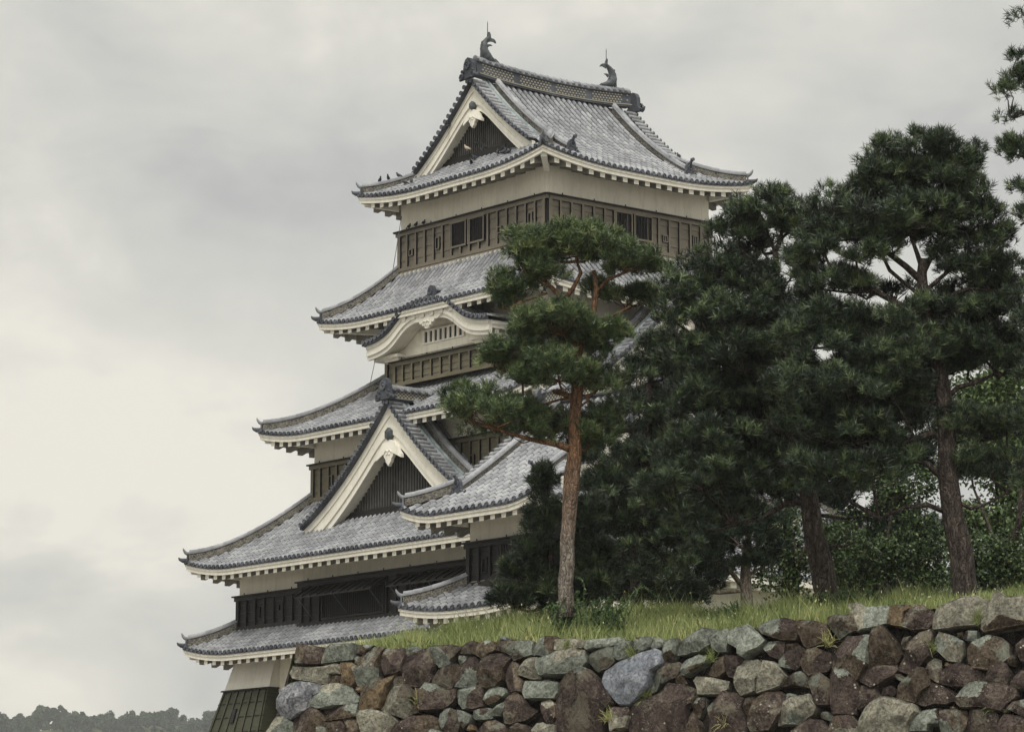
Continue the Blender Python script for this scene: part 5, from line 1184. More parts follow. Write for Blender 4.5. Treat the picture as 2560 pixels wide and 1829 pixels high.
M['bark'] = mat('dark_pine_bark', _bark((.02, .016, .014), (.065, .052, .045), (.17, .14, .12)))
M['needle_light'] = mat('light_needles', _leafmat([(0, (.022, .042, .019)), (.45, (.062, .10, .038)), (.78, (.15, .20, .075)), (1, (.25, .30, .12))], .42, spec=.5))
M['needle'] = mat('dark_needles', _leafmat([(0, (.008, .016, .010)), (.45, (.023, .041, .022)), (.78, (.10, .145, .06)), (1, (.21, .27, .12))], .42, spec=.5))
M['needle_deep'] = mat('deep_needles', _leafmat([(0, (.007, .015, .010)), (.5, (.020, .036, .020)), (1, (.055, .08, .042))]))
M['leaf'] = mat('broad_leaves', _leafmat([(0, (.015, .03, .012)), (.5, (.045, .075, .027)), (1, (.14, .19, .07))]))
M['leaf_pale'] = mat('pale_broad_leaves', _leafmat([(0, (.03, .055, .02)), (.5, (.09, .135, .05)), (1, (.21, .27, .12))]))
pine('red_pine', 'slender pine with orange upper bark standing alone in front of the turret', 'pine tree', 66,
     [(1257, 1335, 36), (1260, 1250, 35), (1263, 1150, 33), (1270, 1050, 36), (1277, 1000, 32), (1274, 940, 25), (1281, 870, 28), (1283, 780, 25), (1280, 720, 22)],
     [[(1281, 730, 19), (1262, 690, 17), (1245, 660, 14), (1222, 635, 9)], [(1250, 668, 12), (1272, 640, 11), (1290, 605, 8), (1280, 580, 6)], [(1283, 760, 17), (1306, 715, 15), (1318, 690, 14), (1324, 640, 12), (1318, 600, 8)], [(1322, 650, 10), (1350, 620, 8), (1400, 600, 6), (1440, 590, 4)],
      [(1277, 1000, 20), (1235, 985, 15), (1180, 975, 11), (1110, 955, 7)], [(1281, 885, 14), (1250, 873, 13), (1228, 868, 12)], [(1283, 870, 6), (1300, 880, 6), (1312, 892, 4)], [(1283, 905, 6), (1305, 890, 5)], [(1262, 1105, 12), (1248, 1100, 10)], [(1281, 790, 8), (1240, 800, 7), (1180, 810, 5)], [(1281, 770, 7), (1330, 760, 6), (1370, 720, 4)], [(1295, 740, 6), (1360, 700, 5), (1400, 680, 4)], [(1282, 880, 7), (1200, 900, 6), (1130, 900, 4)], [(1215, 650, 6), (1160, 670, 4)]],
     [(1220, 548, 90, 40), (1150, 555, 48, 38), (1295, 545, 95, 40), (1380, 575, 75, 36), (1448, 592, 42, 20), (1270, 522, 60, 24), (1190, 600, 62, 36), (1140, 632, 58, 40, .3), (1110, 668, 32, 24, .3), (1390, 665, 85, 32, 1.2), (1340, 640, 45, 24, 1), (1250, 720, 105, 42, -.3), (1330, 740, 70, 38), (1180, 735, 45, 22),
      (1150, 790, 80, 30), (1098, 800, 30, 24), (1240, 822, 100, 40, -.5), (1335, 830, 60, 42), (1160, 830, 50, 24), (1045, 880, 58, 28), (1100, 925, 105, 42, -.3), (1008, 893, 32, 20), (1200, 945, 105, 44, .4), (1310, 965, 72, 34, .5), (1350, 915, 45, 38, .6)],
     M['bark_red'], M['needle_light'], 3, 1.3, fx=1.06, fy=1.1)
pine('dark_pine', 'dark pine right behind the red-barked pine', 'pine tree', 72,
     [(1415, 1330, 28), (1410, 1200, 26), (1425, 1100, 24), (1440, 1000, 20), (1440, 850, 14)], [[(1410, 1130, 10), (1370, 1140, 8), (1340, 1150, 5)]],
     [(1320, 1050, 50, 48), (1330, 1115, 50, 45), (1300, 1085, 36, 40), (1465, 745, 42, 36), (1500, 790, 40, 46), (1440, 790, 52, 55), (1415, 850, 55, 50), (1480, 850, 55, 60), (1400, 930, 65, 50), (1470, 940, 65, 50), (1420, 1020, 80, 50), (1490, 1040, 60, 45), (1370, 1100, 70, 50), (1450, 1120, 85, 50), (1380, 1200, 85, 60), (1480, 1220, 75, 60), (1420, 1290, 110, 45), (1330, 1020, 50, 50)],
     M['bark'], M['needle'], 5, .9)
pine('young_pine', 'short bushy young pine at the left foot of the red-barked pine', 'pine tree', 69,
     [(1225, 1345, 14), (1220, 1200, 10), (1216, 1060, 5)], [], [(1214, 1075, 30, 38), (1206, 1140, 40, 42), (1190, 1205, 50, 44), (1180, 1270, 60, 42), (1140, 1330, 62, 28), (1225, 1310, 70, 42), (1290, 1300, 65, 48), (1310, 1220, 60, 55), (1300, 1140, 50, 50)],
     M['bark'], M['needle'], 6, 1.3, ln=.17, nn=20, lob=.27)
pine('broad_pine', 'broad dark pine with many layers left of the tallest pine', 'pine tree', 65.5,
     [(1832, 1310, 52), (1824, 1250, 50), (1806, 1180, 46), (1796, 1100, 40), (1765, 1000, 32), (1745, 850, 24), (1728, 700, 18), (1722, 560, 14)],
     [[(1755, 985, 18), (1710, 940, 16), (1680, 935, 14), (1650, 955, 13), (1610, 945, 10), (1570, 905, 7)], [(1795, 1110, 16), (1740, 1120, 12), (1690, 1150, 10), (1630, 1165, 6)], [(1728, 640, 10), (1690, 590, 8), (1650, 560, 5)], [(1800, 1140, 10), (1870, 1150, 8), (1930, 1145, 5)], [(1815, 1215, 8), (1880, 1210, 6), (1900, 1200, 4)], [(1740, 850, 10), (1660, 800, 8), (1590, 770, 5)]],
     [(1700, 472, 95, 44), (1640, 500, 58, 34), (1770, 478, 50, 38), (1735, 445, 55, 24), (1600, 520, 25, 24), (1590, 590, 70, 34), (1560, 655, 72, 42), (1540, 735, 58, 48), (1620, 625, 75, 42), (1690, 655, 70, 38), (1640, 705, 90, 50, -.4), (1570, 800, 70, 46), (1650, 795, 90, 50, -.5), (1720, 765, 70, 50), (1610, 870, 90, 46), (1700, 870, 80, 50), (1545, 890, 55, 40), (1590, 980, 90, 46, -.4), (1680, 985, 80, 46), (1500, 1080, 80, 40), (1570, 1065, 90, 42, -.4), (1455, 1108, 45, 26), (1640, 1060, 80, 46), (1540, 1145, 60, 32), (1720, 1060, 75, 50), (1655, 1130, 60, 30), (1770, 930, 60, 50), (1770, 690, 60, 46), (1750, 600, 50, 40), (1580, 700, 70, 50, .9), (1660, 600, 70, 50, .9), (1690, 740, 80, 50, .9), (1600, 780, 80, 50, .9), (1680, 820, 80, 50, .9), (1560, 850, 70, 50, .9), (1640, 920, 90, 50, .9), (1720, 920, 70, 50, .9), (1600, 1030, 90, 50, .9), (1520, 1010, 70, 40, .9), (1700, 1000, 70, 50, .9), (1760, 850, 60, 60, .9), (1780, 1000, 60, 50, .9), (1690, 530, 70, 40, .7), (1505, 690, 38, 48), (1515, 640, 42, 40), (1500, 755, 38, 44)],
     M['bark'], M['needle'], 8, 1.0, fy=1.15)
pine('tall_pine', 'tallest pine with a round domed top and an open fork of limbs', 'pine tree', 63,
     [(2142, 1318, 56), (2136, 1240, 53), (2116, 1150, 50), (2104, 1050, 46), (2101, 950, 40), (2092, 850, 35), (2064, 760, 30), (2052, 680, 28), (2046, 610, 26), (2050, 575, 20)],
     [[(2048, 625, 18), (2010, 590, 15), (1970, 560, 13), (1925, 530, 9)], [(2050, 660, 11), (2010, 630, 9), (1975, 600, 9), (1955, 560, 6)], [(2050, 650, 11), (2090, 615, 10), (2120, 590, 8), (2150, 560, 6)], [(2052, 600, 14), (2072, 560, 12), (2095, 520, 8)], [(2048, 600, 13), (2035, 560, 10), (2020, 520, 7)], [(2055, 700, 16), (1990, 672, 15), (1940, 645, 14), (1895, 625, 12), (1850, 610, 8)], [(2060, 700, 12), (2090, 665, 11), (2150, 640, 9), (2240, 640, 6)],
      [(2095, 890, 13), (2125, 860, 13), (2160, 850, 12), (2210, 830, 7)], [(2100, 985, 14), (2070, 960, 16), (2030, 975, 13), (1990, 990, 7)], [(2102, 1070, 14), (2060, 1030, 14), (2030, 1020, 12), (1980, 1050, 8)], [(2108, 1140, 12), (2060, 1120, 12), (2010, 1125, 9), (1950, 1150, 6)], [(2118, 1110, 9), (2155, 1128, 9), (2190, 1118, 7), (2240, 1090, 5)], [(2098, 900, 9), (2040, 885, 8), (1980, 850, 6)], [(2070, 790, 9), (2020, 760, 8), (1930, 760, 6)]],
     [(2040, 330, 90, 42), (1960, 352, 55, 42), (2110, 350, 58, 46), (2000, 395, 90, 40), (2090, 405, 80, 42), (2150, 415, 50, 48), (1935, 415, 38, 36), (1870, 470, 72, 44), (1950, 480, 80, 46, -.4), (2050, 480, 90, 42, -.4), (2150, 495, 70, 46), (2205, 520, 38, 42), (1825, 530, 58, 38), (1900, 555, 80, 40, -.3), (2000, 530, 60, 26), (2180, 570, 60, 36), (2225, 600, 38, 32), (1795, 565, 42, 32), (1850, 625, 65, 34), (1905, 640, 45, 22), (2110, 560, 40, 24),
      (1840, 715, 90, 40), (1930, 725, 100, 42, -.3), (1860, 790, 100, 44), (1970, 790, 90, 42, -.5), (2080, 765, 90, 44), (2180, 765, 90, 42), (2100, 690, 100, 22), (2215, 690, 60, 26), (1790, 860, 80, 46), (1880, 875, 110, 52, -.4), (1990, 865, 90, 52, -.3), (1800, 945, 70, 46), (1900, 960, 90, 40, -.3), (1850, 1055, 90, 42, -.3), (1935, 1040, 80, 38, -.3), (2010, 1000, 60, 34), (2160, 930, 65, 28), (2235, 940, 60, 32), (2200, 1045, 60, 26), (1800, 1030, 60, 40), (2040, 440, 60, 40, .6), (1960, 440, 60, 40, .6), (2130, 460, 60, 50, .6), (1860, 510, 70, 40, .8), (1940, 520, 60, 36, .8), (1990, 500, 60, 40, .9), (2090, 520, 60, 40, .9), (1780, 600, 40, 30, .5), (2230, 630, 40, 20), (1800, 680, 60, 40, .6), (1780, 750, 50, 40, .6), (2060, 720, 70, 40, .8), (2140, 730, 80, 40, .8), (2000, 760, 80, 50, .8), (1930, 830, 90, 50, .9), (2040, 830, 70, 50, .9), (2100, 810, 60, 36, .6), (1850, 920, 90, 50, .9), (1950, 920, 80, 46, .9), (1850, 1000, 80, 46, .8), (1950, 1000, 70, 40, .8), (2250, 700, 40, 40), (2240, 780, 50, 40), (2095, 598, 42, 20), (2160, 608, 55, 24), (2140, 660, 70, 22, .8), (1990, 650, 40, 16, .9), (2200, 665, 60, 20, .6), (2150, 800, 70, 30, .6), (2230, 815, 50, 26), (2200, 960, 70, 26, .6), (2160, 1020, 40, 22), (2250, 1030, 40, 26)],
     M['bark'], M['needle'], 11, 1.1, ln=.16, fx=1.12, fy=1.15)
pine('edge_pine', 'pine cut by the right edge of the photo with ragged tufts', 'pine tree', 61,
     [(2420, 1330, 50), (2415, 1000, 44), (2400, 600, 34), (2380, 200, 24), (2370, -100, 14)], [[(2400, 560, 16), (2340, 520, 10), (2280, 490, 8), (2265, 500, 5)], [(2385, 300, 12), (2320, 270, 9), (2260, 250, 5)], [(2375, 60, 10), (2320, 90, 7), (2270, 160, 4)], [(2410, 900, 14), (2330, 850, 9), (2280, 860, 6)], [(2410, 720, 12), (2340, 700, 9), (2290, 690, 6)]],
     [(2300, 50, 42, 38, 0, .6), (2262, 150, 36, 36, 0, .7), (2240, 235, 40, 42, 0, .8), (2285, 200, 45, 55, 0, .8), (2236, 330, 22, 13, 0, .5), (2280, 330, 35, 36, 0, .6), (2300, 420, 50, 30, 0, .6), (2290, 470, 32, 24, 0, .5), (2305, 640, 45, 46), (2290, 730, 40, 40), (2300, 830, 45, 40), (2290, 920, 40, 36), (2300, 1060, 50, 36), (2340, 200, 60, 60), (2350, 500, 60, 60), (2450, 60, 70, 45), (2460, 180, 80, 45), (2470, 330, 90, 50), (2480, 480, 90, 50), (2400, 620, 90, 45), (2490, 700, 100, 50), (2400, 860, 90, 45), (2490, 960, 90, 45), (2380, -60, 80, 50), (2370, 30, 60, 40)],
     M['bark'], M['needle'], 13, 1.0, ln=.15)
pine('small_pine', 'small forked pine before the pale outbuilding', 'pine tree', 74,
     [(1658, 1340, 27), (1655, 1280, 24), (1660, 1200, 16), (1665, 1150, 8)], [[(1655, 1310, 12), (1632, 1280, 12), (1612, 1255, 9)]],
     [(1650, 1195, 90, 36), (1590, 1240, 60, 36), (1710, 1232, 50, 28), (1690, 1165, 60, 30), (1560, 1295, 50, 28), (1660, 1250, 40, 16)],
     M['bark_red'], M['needle_deep'], 15, .9)
# darker evergreens deeper in the grove
for i, (lab, tr, pads) in enumerate((
    ('shadowed evergreen between the red-barked pine and the broad pine', [(1520, 1320, 26), (1515, 1100, 20), (1510, 900, 8)], [(1500, 940, 90, 60), (1560, 1020, 90, 60), (1450, 1010, 90, 60), (1500, 1110, 120, 60), (1600, 1130, 90, 60), (1430, 1150, 90, 60), (1520, 1220, 120, 60), (1420, 1270, 90, 45), (1560, 1290, 50, 30), (1340, 1180, 70, 70), (1340, 1280, 60, 50), (1350, 1325, 60, 26), (1430, 1328, 60, 24), (1500, 1330, 60, 24), (1300, 1325, 50, 26), (1550, 1325, 30, 20)]),
    ('shadowed evergreen deep behind the broad pine', [(1750, 1310, 26), (1750, 1100, 20), (1750, 900, 8)], [(1750, 880, 100, 60), (1700, 960, 110, 60), (1790, 1000, 100, 60), (1680, 1060, 110, 50), (1760, 1100, 90, 50), (1650, 930, 80, 60), (1690, 800, 90, 60), (1640, 1130, 60, 35)]),
    ('shadowed evergreen deep behind the tallest pine', [(1960, 1310, 24), (1955, 1150, 18), (1950, 950, 8)], [(2065, 900, 46, 40), (2060, 965, 40, 36), (2070, 1035, 32, 36), (2020, 940, 70, 55), (2010, 1020, 60, 45), (2030, 870, 60, 50), (1950, 920, 110, 55), (1880, 1000, 100, 55), (1960, 1020, 90, 50), (1900, 1100, 90, 50), (1960, 1140, 80, 40), (1900, 1180, 60, 35), (1980, 1200, 60, 30), (1950, 850, 100, 45), (1860, 920, 80, 55)]),
    ('shadowed evergreen low behind the two big pine trunks', [(2040, 1320, 22), (2040, 1200, 14), (2040, 1100, 6)], [(1900, 1270, 80, 45), (1980, 1290, 80, 40), (2060, 1290, 60, 40), (2050, 1200, 50, 40), (1960, 1230, 60, 30)]),
    ('shadowed evergreen low at the right edge behind the leaning trunks', [(2240, 1320, 22), (2240, 1200, 14), (2240, 1150, 6)], [(2170, 1285, 60, 35), (2230, 1280, 60, 45), (2290, 1270, 50, 50), (2280, 1180, 40, 40)]))):
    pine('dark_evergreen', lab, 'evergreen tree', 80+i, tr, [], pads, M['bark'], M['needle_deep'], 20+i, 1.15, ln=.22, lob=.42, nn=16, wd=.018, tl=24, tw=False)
# broadleaf trees --------------------------------------------------------
def broadleaf(name, label, Y, trunk, limbs, pads, seed, n_leaf=2200, leaf=.07, lm='leaf'):
    rng = np.random.default_rng(seed); b = px(trunk[0][0], trunk[0][1], Y); root = tag(empty(name, tuple(b)), label, 'tree'); B = np.array(b); wood = MB(); s = Y/FPX*DK
    for l in [trunk]+limbs:
        P = [px(x, y, Y+rng.uniform(-.5, .5))-B for x, y, w in l]; tube(wood, P, [max(.012, w*.5*s) for *_, w in l], 7, 0, .5, True, .08)
    cl = Cloud()
    for (x, y, rx, ry) in pads:
        c = px(x, y, Y)-B; n = int(n_leaf*rx*ry/2500); k = max(6, n//16)
        q = unit(rng.normal(size=(k, 3)))*rng.uniform(.3, 1, (k, 1))**.6; cc = c+q*[rx*s, rx*s*.8, ry*s]
        for m in range(0, k, 3):
            e = c+(cc[m]-c)*.1-[0, 0, ry*s*.6]; tube(wood, [e, (e+cc[m])/2+rng.normal(size=3)*.1, cc[m]], [.022, .014, .006], 4, 0, .5, False)
        C = np.repeat(cc, 16, 0)+rng.normal(size=(k*16, 3))*.17; d = unit(rng.normal(size=(k*16, 3))+[0, 0, -.15])
        cl.add(C, C+d*leaf*rng.uniform(.8, 1.4, (k*16, 1)), rng.uniform(.8, 1.2, k*16)*leaf*.8, np.clip(np.repeat(rng.normal(.45, .15, k), 16)+rng.normal(0, .15, k*16), 0, 1))
    wood.build('trunk', M['bark'], root); cl.build('crown', M[lm], root); return root
broadleaf('leafy_tree', 'light green leafy tree behind the trunk of the broad pine', 77, [(1770, 1320, 12), (1765, 1220, 9), (1750, 1150, 5)], [[(1766, 1250, 7), (1720, 1190, 4)], [(1768, 1260, 6), (1800, 1180, 4)]],
          [(1740, 1165, 45, 32), (1725, 1215, 42, 30), (1770, 1240, 50, 40), (1750, 1290, 45, 30), (1860, 1190, 50, 40), (1850, 1260, 50, 40), (1690, 1260, 25, 30)], 31, 1500)
broadleaf('leafy_tree', 'sparse leafy tree filling the gap between the two big pine trunks', 78, [(1960, 1330, 12), (1965, 1220, 9), (1985, 1100, 6)], [[(1962, 1260, 7), (1900, 1160, 4)], [(1965, 1230, 7), (2040, 1130, 4)], [(1975, 1180, 6), (1950, 1060, 3)]],
          [(1930, 1240, 70, 50), (2010, 1240, 60, 50), (1900, 1290, 60, 30), (2050, 1290, 50, 35), (2040, 1170, 45, 45), (1990, 1090, 50, 35), (2060, 1070, 35, 30), (1990, 1030, 40, 22), (2080, 1230, 30, 60)], 32, 1500)
broadleaf('leafy_tree', 'bright leafy tree right of the tallest pine trunk with sky showing through', 79, [(2205, 1330, 14), (2210, 1180, 10), (2215, 950, 6), (2210, 850, 4)], [[(2208, 1200, 8), (2160, 1080, 5), (2150, 1000, 3)], [(2210, 1100, 7), (2260, 980, 4)], [(2213, 1020, 6), (2150, 900, 3)], [(2208, 1250, 9), (2265, 1150, 6), (2290, 1050, 4)]],
          [(2170, 880, 60, 40), (2230, 860, 55, 50), (2150, 950, 40, 40), (2220, 990, 60, 45), (2170, 1030, 50, 30), (2250, 1080, 50, 40), (2160, 1160, 45, 40), (2230, 1160, 50, 40), (2260, 780, 30, 40), (2290, 930, 40, 60)], 33, 2300, .085, 'leaf_pale')
broadleaf('leafy_tree', 'dark leafy tree with leaning trunks at the right edge of the bank', 75, [(2230, 1335, 26), (2245, 1240, 20), (2262, 1150, 12), (2275, 1000, 6)], [[(2240, 1260, 12), (2200, 1180, 8), (2170, 1100, 4)], [(2225, 1335, 20), (2180, 1290, 13), (2170, 1200, 6)]],
          [(2170, 1230, 60, 45), (2240, 1230, 60, 45), (2190, 1290, 60, 30), (2270, 1290, 40, 35), (2120, 1290, 30, 30)], 34, 1300)
# undergrowth weeds ------------------------------------------------------
M['weed'] = mat('weed_leaf', _leafmat([(0, (.035, .065, .03)), (.5, (.085, .135, .055)), (1, (.15, .21, .09))]))
def weed(label, Y, stems, seed, leaf=.07, side=0, group=None):
    rng = np.random.default_rng(seed); b = at(stems[0][0][0], stems[0][0][1], Y); root = tag(empty('weed_plant', tuple(b)), label, 'weed', group); B = np.array(b); st = MB(); cl = Cloud()
    for s_ in stems:
        P = np.array([at(x, y, Y+rng.uniform(-.15, .15))-B for x, y in s_]); q = np.linspace(0, len(P)-1, 26); Q = np.stack([np.interp(q, range(len(P)), P[:, k]) for k in range(3)], 1)
        for _ in range(3): Q[1:-1] = .25*Q[:-2]+.5*Q[1:-1]+.25*Q[2:]
        tube(st, list(Q), list(np.linspace(.012, .004, len(Q))), 5, 0, .5)
        k = np.repeat(np.arange(2, 26), 5); d = unit(rng.normal(size=(len(k), 3))+[0, 0, .25]); L = leaf*rng.uniform(.6, 1.2, (len(k), 1))*np.linspace(1.15, .6, 26)[k][:, None]
        cl.add(Q[k], Q[k]+d*L, np.full(len(k), leaf*.38), np.clip(rng.normal(.5, .2, len(k)), 0, 1))
    st.build('stem', M['weed'], root); cl.build('leaves', M['weed'], root)
weed('tall arching weed right of the red-barked pine trunk', 66.2, [[(1462, 1560), (1458, 1500), (1462, 1460), (1448, 1440), (1422, 1437), (1408, 1450)], [(1455, 1560), (1445, 1500), (1440, 1480), (1448, 1478)]], 1)
weed('arching weed with a long drooping tip before the dark pine trunk', 66.4, [[(1560, 1560), (1570, 1500), (1590, 1470), (1612, 1466), (1635, 1485), (1645, 1494)], [(1565, 1560), (1585, 1500), (1600, 1462), (1604, 1456)]], 2)
weed('low spreading weed across the foot of the red-barked pine', 66.0, [[(1410, 1560), (1400, 1520), (1380, 1508), (1360, 1520), (1356, 1535)], [(1420, 1560), (1420, 1515), (1440, 1505), (1465, 1520)], [(1400, 1565), (1385, 1530), (1400, 1505), (1420, 1500)]], 3)
for i, x in enumerate((1480, 1500, 1522, 1545, 1430, 1395)):
    r = random.Random(i); weed(['bushy weed right beside the tall arching weed', 'bushy weed with a spire in the middle of the weed thicket', 'bushy weed low in the weed thicket', 'bushy weed at the right end of the thicket', 'leafy weed covering the base of the red-barked pine', 'leafy weed left of the red-barked pine base'][i], 65.9,
         [[(x+r.uniform(-14, 14), 1585), (x+r.uniform(-20, 20), 1550), (x+r.uniform(-26, 26), r.uniform(1492, 1520))] for _ in range(7)], 40+i)
for i, (x, y0, y1) in enumerate(((1830, 1560, 1500), (2040, 1540, 1478), (2075, 1535, 1475), (2120, 1520, 1465), (2175, 1515, 1470))):
    r = random.Random(50+i); Y = onwall(x, 1560)[1]+2.4
    weed(['thin weed before the small forked pine', 'leafy weed left of the broad pine base', 'leafy weed over the broad pine base', 'leafy weed right of the broad pine base', 'low weed between the two big pine trunks'][i], Y, [[(x+r.uniform(-10, 10), y0), (x+r.uniform(-20, 20), .5*(y0+y1)), (x+r.uniform(-30, 30), y1+r.uniform(0, 18))] for _ in range(8)], 60+i, .06)
# grass tufts rooted in the joints of the wall
for i, (x, y, l) in enumerate(((1425, 1625, 'hanging tuft in the joint by the wide grey-green stone'), (1585, 1640, 'tall thin tuft between two grey stones above the blue-grey boulder'), (1785, 1650, 'bushy tuft above the lichened pale stone'), (1620, 1745, 'tuft under the blue-grey boulder'), (2075, 1610, 'yellowish tuft in the joint near the topmost brown stone'), (1530, 1800, 'dry tuft beside the huge maroon boulder'), (2335, 1625, 'tuft beside the streaked grey stone at the right'), (2485, 1775, 'round green tuft low at the right'), (1055, 1760, 'dry tuft right of the round pale stone'), (2450, 1555, 'tuft under the big pale stone at the top right'), (1820, 1815, 'dry tuft at the bottom between maroon boulders'))):
    rng = np.random.default_rng(70+i); c = onwall(x, y)+PN*.10; n = 90; root_ = c
    d = unit(rng.normal(size=(n, 3))*.8+np.array([0, 0, .7])+PN*.5); P0 = rng.normal(size=(n, 3))*[.05, .05, .04]
    dry = 'dry' in l or 'yellow' in l
    o = cards(P0, P0+d*rng.uniform(.12, .34, (n, 1)), np.full(n, .010), np.clip(rng.normal(.85 if dry else .5, .12, n), 0, 1), 'grass_tuft', M['grass'], bend=np.array([0, 0, .03])); o.location = tuple(c); tag(o, l, 'grass tuft', 'grass tufts in the wall joints')
# ------------------------------------------------------------------ pale outbuilding behind the grove
ob = at(1810, 1500, 96.0); out_ = tag(empty('outbuilding', (ob[0], ob[1], 0), ALPHA), 'pale plastered outbuilding glimpsed under the small forked pine', 'building')
zt_ = at(1890, 1450, 97.5)[2]
def OB(x, y, z): return (x, y, z)
m = MB(); m.hexa([(-3, 0, 0), (3.6, 0, 0), (3.6, 6, 0), (-3, 6, 0), (-3, 0, zt_+.2), (3.6, 0, zt_+.2), (3.6, 6, zt_+.2), (-3, 6, zt_+.2)], 0, .5)
m.build('wall', M['plaster'], out_)
m = MB(); rows = []
for i in range(9):
    f = i/8; rows.append([(-3.9, -.9+3.9*f, zt_-.02+1.9*f*(.7+.3*f)), (4.4, -.9+3.9*f, zt_-.02+1.9*f*(.7+.3*f))])
m.grid(rows, 1, .5); m.grid([[(p[0], 6-p[1], p[2]) for p in r] for r in rows], 1, .5)
for x in np.arange(-3.8, 4.4, .28): roll_along(m, [(x, r[0][1], r[0][2]) for r in rows], .08, .0, 0)
m.build('roof', [M['tile'], M['tile_flat']], out_)
m = MB(); m.hexa([(-3.9, -.86, zt_-.28), (4.4, -.86, zt_-.28), (4.4, -.7, zt_-.28), (-3.9, -.7, zt_-.28), (-3.9, -.86, zt_-.04), (4.4, -.86, zt_-.04), (4.4, -.7, zt_-.04), (-3.9, -.7, zt_-.04)], 0)
for x in np.arange(-3.6, 4.3, .55): m.hexa([(x-.12, -.74, zt_-.46), (x+.12, -.74, zt_-.46), (x+.12, 0, zt_-.40), (x-.12, 0, zt_-.40), (x-.12, -.74, zt_-.2), (x+.12, -.74, zt_-.2), (x+.12, 0, zt_-.1), (x-.12, 0, zt_-.1)], 0)
m.build('fascia', M['trim'], out_)
# ------------------------------------------------------------------ far wooded hill
M['farleaf'] = mat('far_leaves', _leafmat([(0, (.008, .026, .012)), (.5, (.022, .055, .022)), (1, (.06, .10, .035))]))
hm = MB(); HY = 1900
HX = np.linspace(-1100, 1100, 60)
hz = lambda x: 116.0+9*math.sin(x*.012)+6*math.sin(x*.03+1)
hm.grid([[[(x, HY-60, -1), (x, HY-20, hz(x)*.55), (x, HY+20, hz(x)), (x, HY+120, hz(x)+2)][k] for x in HX] for k in range(4)]); tag(hm.build('hills', M['soil']), kind='structure')
rng = np.random.default_rng(99); cl = Cloud()
tops = [(x*.2640, y*.2640+1740) for x, y in ((40, 150), (130, 150), (200, 150), (250, 175), (330, 115), (400, 60), (440, 75), (520, 70), (570, 90), (640, 125), (700, 115), (760, 125), (820, 125), (900, 135), (960, 150), (1020, 140), (1080, 150), (1130, 112), (1190, 140), (1250, 118), (1320, 135), (1400, 105), (1450, 120), (1500, 150), (1560, 110), (1620, 92), (1680, 125), (1740, 190), (1810, 175), (1880, 160), (1960, 95), (2030, 115), (2120, 70), (2190, 100))]
for (x, y) in tops+[(a, random.uniform(1762, 1780)) for a in range(-160, 0, 14)]+[(a, random.uniform(1755, 1790)) for a in range(590, 760, 14)]:
    Yv = HY+rng.uniform(-50, 50); c = at(x, y, Yv); s = Yv/FPX; R = rng.uniform(13, 22)*s
    for j in range(14):
        q = c+np.array([rng.normal()*R*.55, rng.normal()*R*.5, -R*.7-abs(rng.normal())*R*1.2-(j % 3)*R*.4]); k = 150; r = R*rng.uniform(.35, .6)
        d = unit(rng.normal(size=(k, 3))); C = q+d*r*rng.uniform(.6, 1, (k, 1)); e = unit(rng.normal(size=(k, 3))); cl.add(C, C+e*1.3, np.full(k, 1.2), np.clip(np.full(k, rng.normal(.45, .2))+rng.normal(0, .1, k), 0, 1))
fw = cl.build('far_woods', M['farleaf'], None); tag(fw, 'hazy green woods on the low hill at the bottom left', 'woods', kind='stuff')
# ------------------------------------------------------------------ pigeons
M['pigeon'] = mat('pigeon_grey', lambda n: n.out(n.ramp(n.noise(n.pos(), 14), [(.35, (.018, .02, .025)), (.65, (.06, .065, .075))]), .7))
M['pigeon_pale'] = mat('pigeon_pale', lambda n: n.out((.5, .42, .33), .7))
def bird(pos, yaw, pale=False, up=.35):
    b = MB(); f = np.array([math.cos(yaw), math.sin(yaw), 0]); s = .9
    P = [f*-.22+[0, 0, .02], f*-.13+[0, 0, .06], f*-.03+[0, 0, .10], f*.06+[0, 0, .14], f*.10+[0, 0, .19], f*.115+[0, 0, .235], f*.135+[0, 0, .25], f*.175+[0, 0, .24]]
    tube(b, [p*s for p in P], [x*s for x in (.02, .045, .075, .068, .042, .036, .032, .006)], 9, 0, .5)
    for sx in (-1, 1):
        q = np.array([-f[1], f[0], 0])*sx*.03; tube(b, [q+f*.0+[0, 0, .06], q+f*.01+[0, 0, -.02]], .008, 4, 0)
    o = b.build('pigeon', M['pigeon_pale' if pale else 'pigeon']); o.location = pos; return o
def castle_pt(u, v, z): return tuple(ORG+AU*u+AV*v+np.array([0, 0, z]))
zf0 = roof_fn(30.0, 4.25, 5.84, .56, .4, 4.0, 11.68)
zfF = lambda s, d: zf0(s, d)+.155*d*min(1, max(0, (s-d)/1.0))
BIRDS = []
def A_(x, y): return x/3.867+860, y/3.867+60
# on the hip ridge and verge (seen against the sky)
for (x, y, l) in ((343, 1500, 'lowest'), (415, 1480, 'second'), (515, 1425, 'third')):
    X, Yp = A_(x, y); r = ray(X, Yp)
    for it in range(60):
        d = it*.05; P = ORG+AU*(10.41-d)+AV*(-1.27+d); 
        if proj((P[0], P[1], zfF(d, d)+.42))[0] > X: break
    o = bird((P[0], P[1], zfF(d, d)+.42), random.uniform(0, 6)); tag(o, f'dark pigeon on the left hip ridge of the top roof, {l} of three', 'pigeon', 'pigeons on the castle')
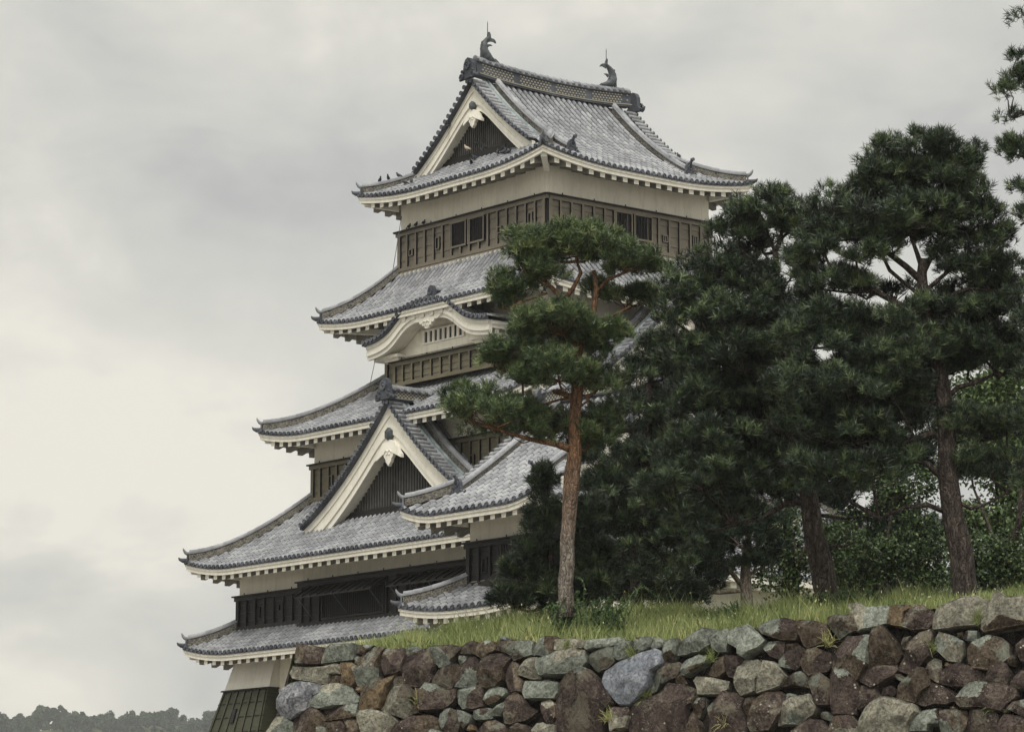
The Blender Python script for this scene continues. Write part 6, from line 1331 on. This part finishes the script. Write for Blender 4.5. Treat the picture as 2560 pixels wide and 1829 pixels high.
# on the gable-side tiles
skp = [(590, 1560), (650, 1545), (540, 1500), (640, 1490), (1165, 1310), (1265, 1320), (1370, 1220), (1380, 1250), (1540, 1225), (1485, 1265), (1545, 1265), (1590, 1265), (1690, 1190), (1330, 1245), (880, 1385), (1230, 1365), (1490, 1215), (1070, 1240), (1350, 1160), (1275, 1180), (1715, 1130), (1560, 1245)]
for (x, y) in skp:
    X, Yp = A_(x, y); r = ray(X, Yp); best = None
    for it in range(200):
        d = it*.01; v = -1.27+d; u, z = onv(X, Yp, v)
        if z <= zfF(min(10.41-u, u+1.27), d)+.06: best = (u, v, z); break
    if best is None: u, z = onv(X, Yp, .5); best = (u, .5, z)
    o = bird(castle_pt(best[0], best[1], best[2]+.03), random.uniform(0, 6)); tag(o, 'dark pigeon resting on the pale tiles under the top gable', 'pigeon', 'pigeons on the tiles under the top gable')
X, Yp = A_(1190, 1215); u, z = onv(X, Yp, .30); tag(bird(castle_pt(u, .30, z-.03), 2.5, True), 'pale buff pigeon in front of the top gable lattice', 'pigeon', 'pigeons on the castle')
for (x, y, l) in ((1010, 1005, 'highest'), (860, 1190, 'lowest')):
    X, Yp = A_(x, y); u, z = onv(X, Yp, -.05); tag(bird(castle_pt(u, -.05, z), 1), f'dark pigeon on the left verge of the top gable, {l} of the pair', 'pigeon', 'pigeons on the castle')
for (x, y, l) in ((628, 680, 'leftmost'), (695, 665, 'middle one'), (770, 640, 'rightmost')):
    X, Yp = x/3.867+860, y/3.867+400; u, z = onv(X, Yp, -.2); tag(bird(castle_pt(u, -.2, 28.84), 1.2), f'dark pigeon on the ledge above the top boarding, {l} of three', 'pigeon', 'pigeons on the castle')
d = 2.05; tag(bird(castle_pt(-1.27+d, 9.55-d, zfF(d, d)+.42), 2), 'dark pigeon on the right hip ridge beside its end tile', 'pigeon', 'pigeons on the castle')
# ------------------------------------------------------------------ haze
hb = MB(); x0, x1, y0, y1, z0, z1 = -1500, 1500, -40, 2300, -1.0, 160
hb.hexa([(x0, y0, z0), (x1, y0, z0), (x1, y1, z0), (x0, y1, z0), (x0, y0, z1), (x1, y0, z1), (x1, y1, z1), (x0, y1, z1)], 0)
hmt = bpy.data.materials.new('haze'); hmt.use_nodes = True; nt = hmt.node_tree; nt.nodes.remove(nt.nodes['Principled BSDF'])
pv = nt.nodes.new('ShaderNodeVolumePrincipled'); pv.inputs['Density'].default_value = HAZE; pv.inputs['Color'].default_value = (.93, .94, .95, 1); nt.links.new(pv.outputs[0], nt.nodes['Material Output'].inputs['Volume'])
if HAZE > 0: tag(hb.build('haze', hmt), kind='stuff')
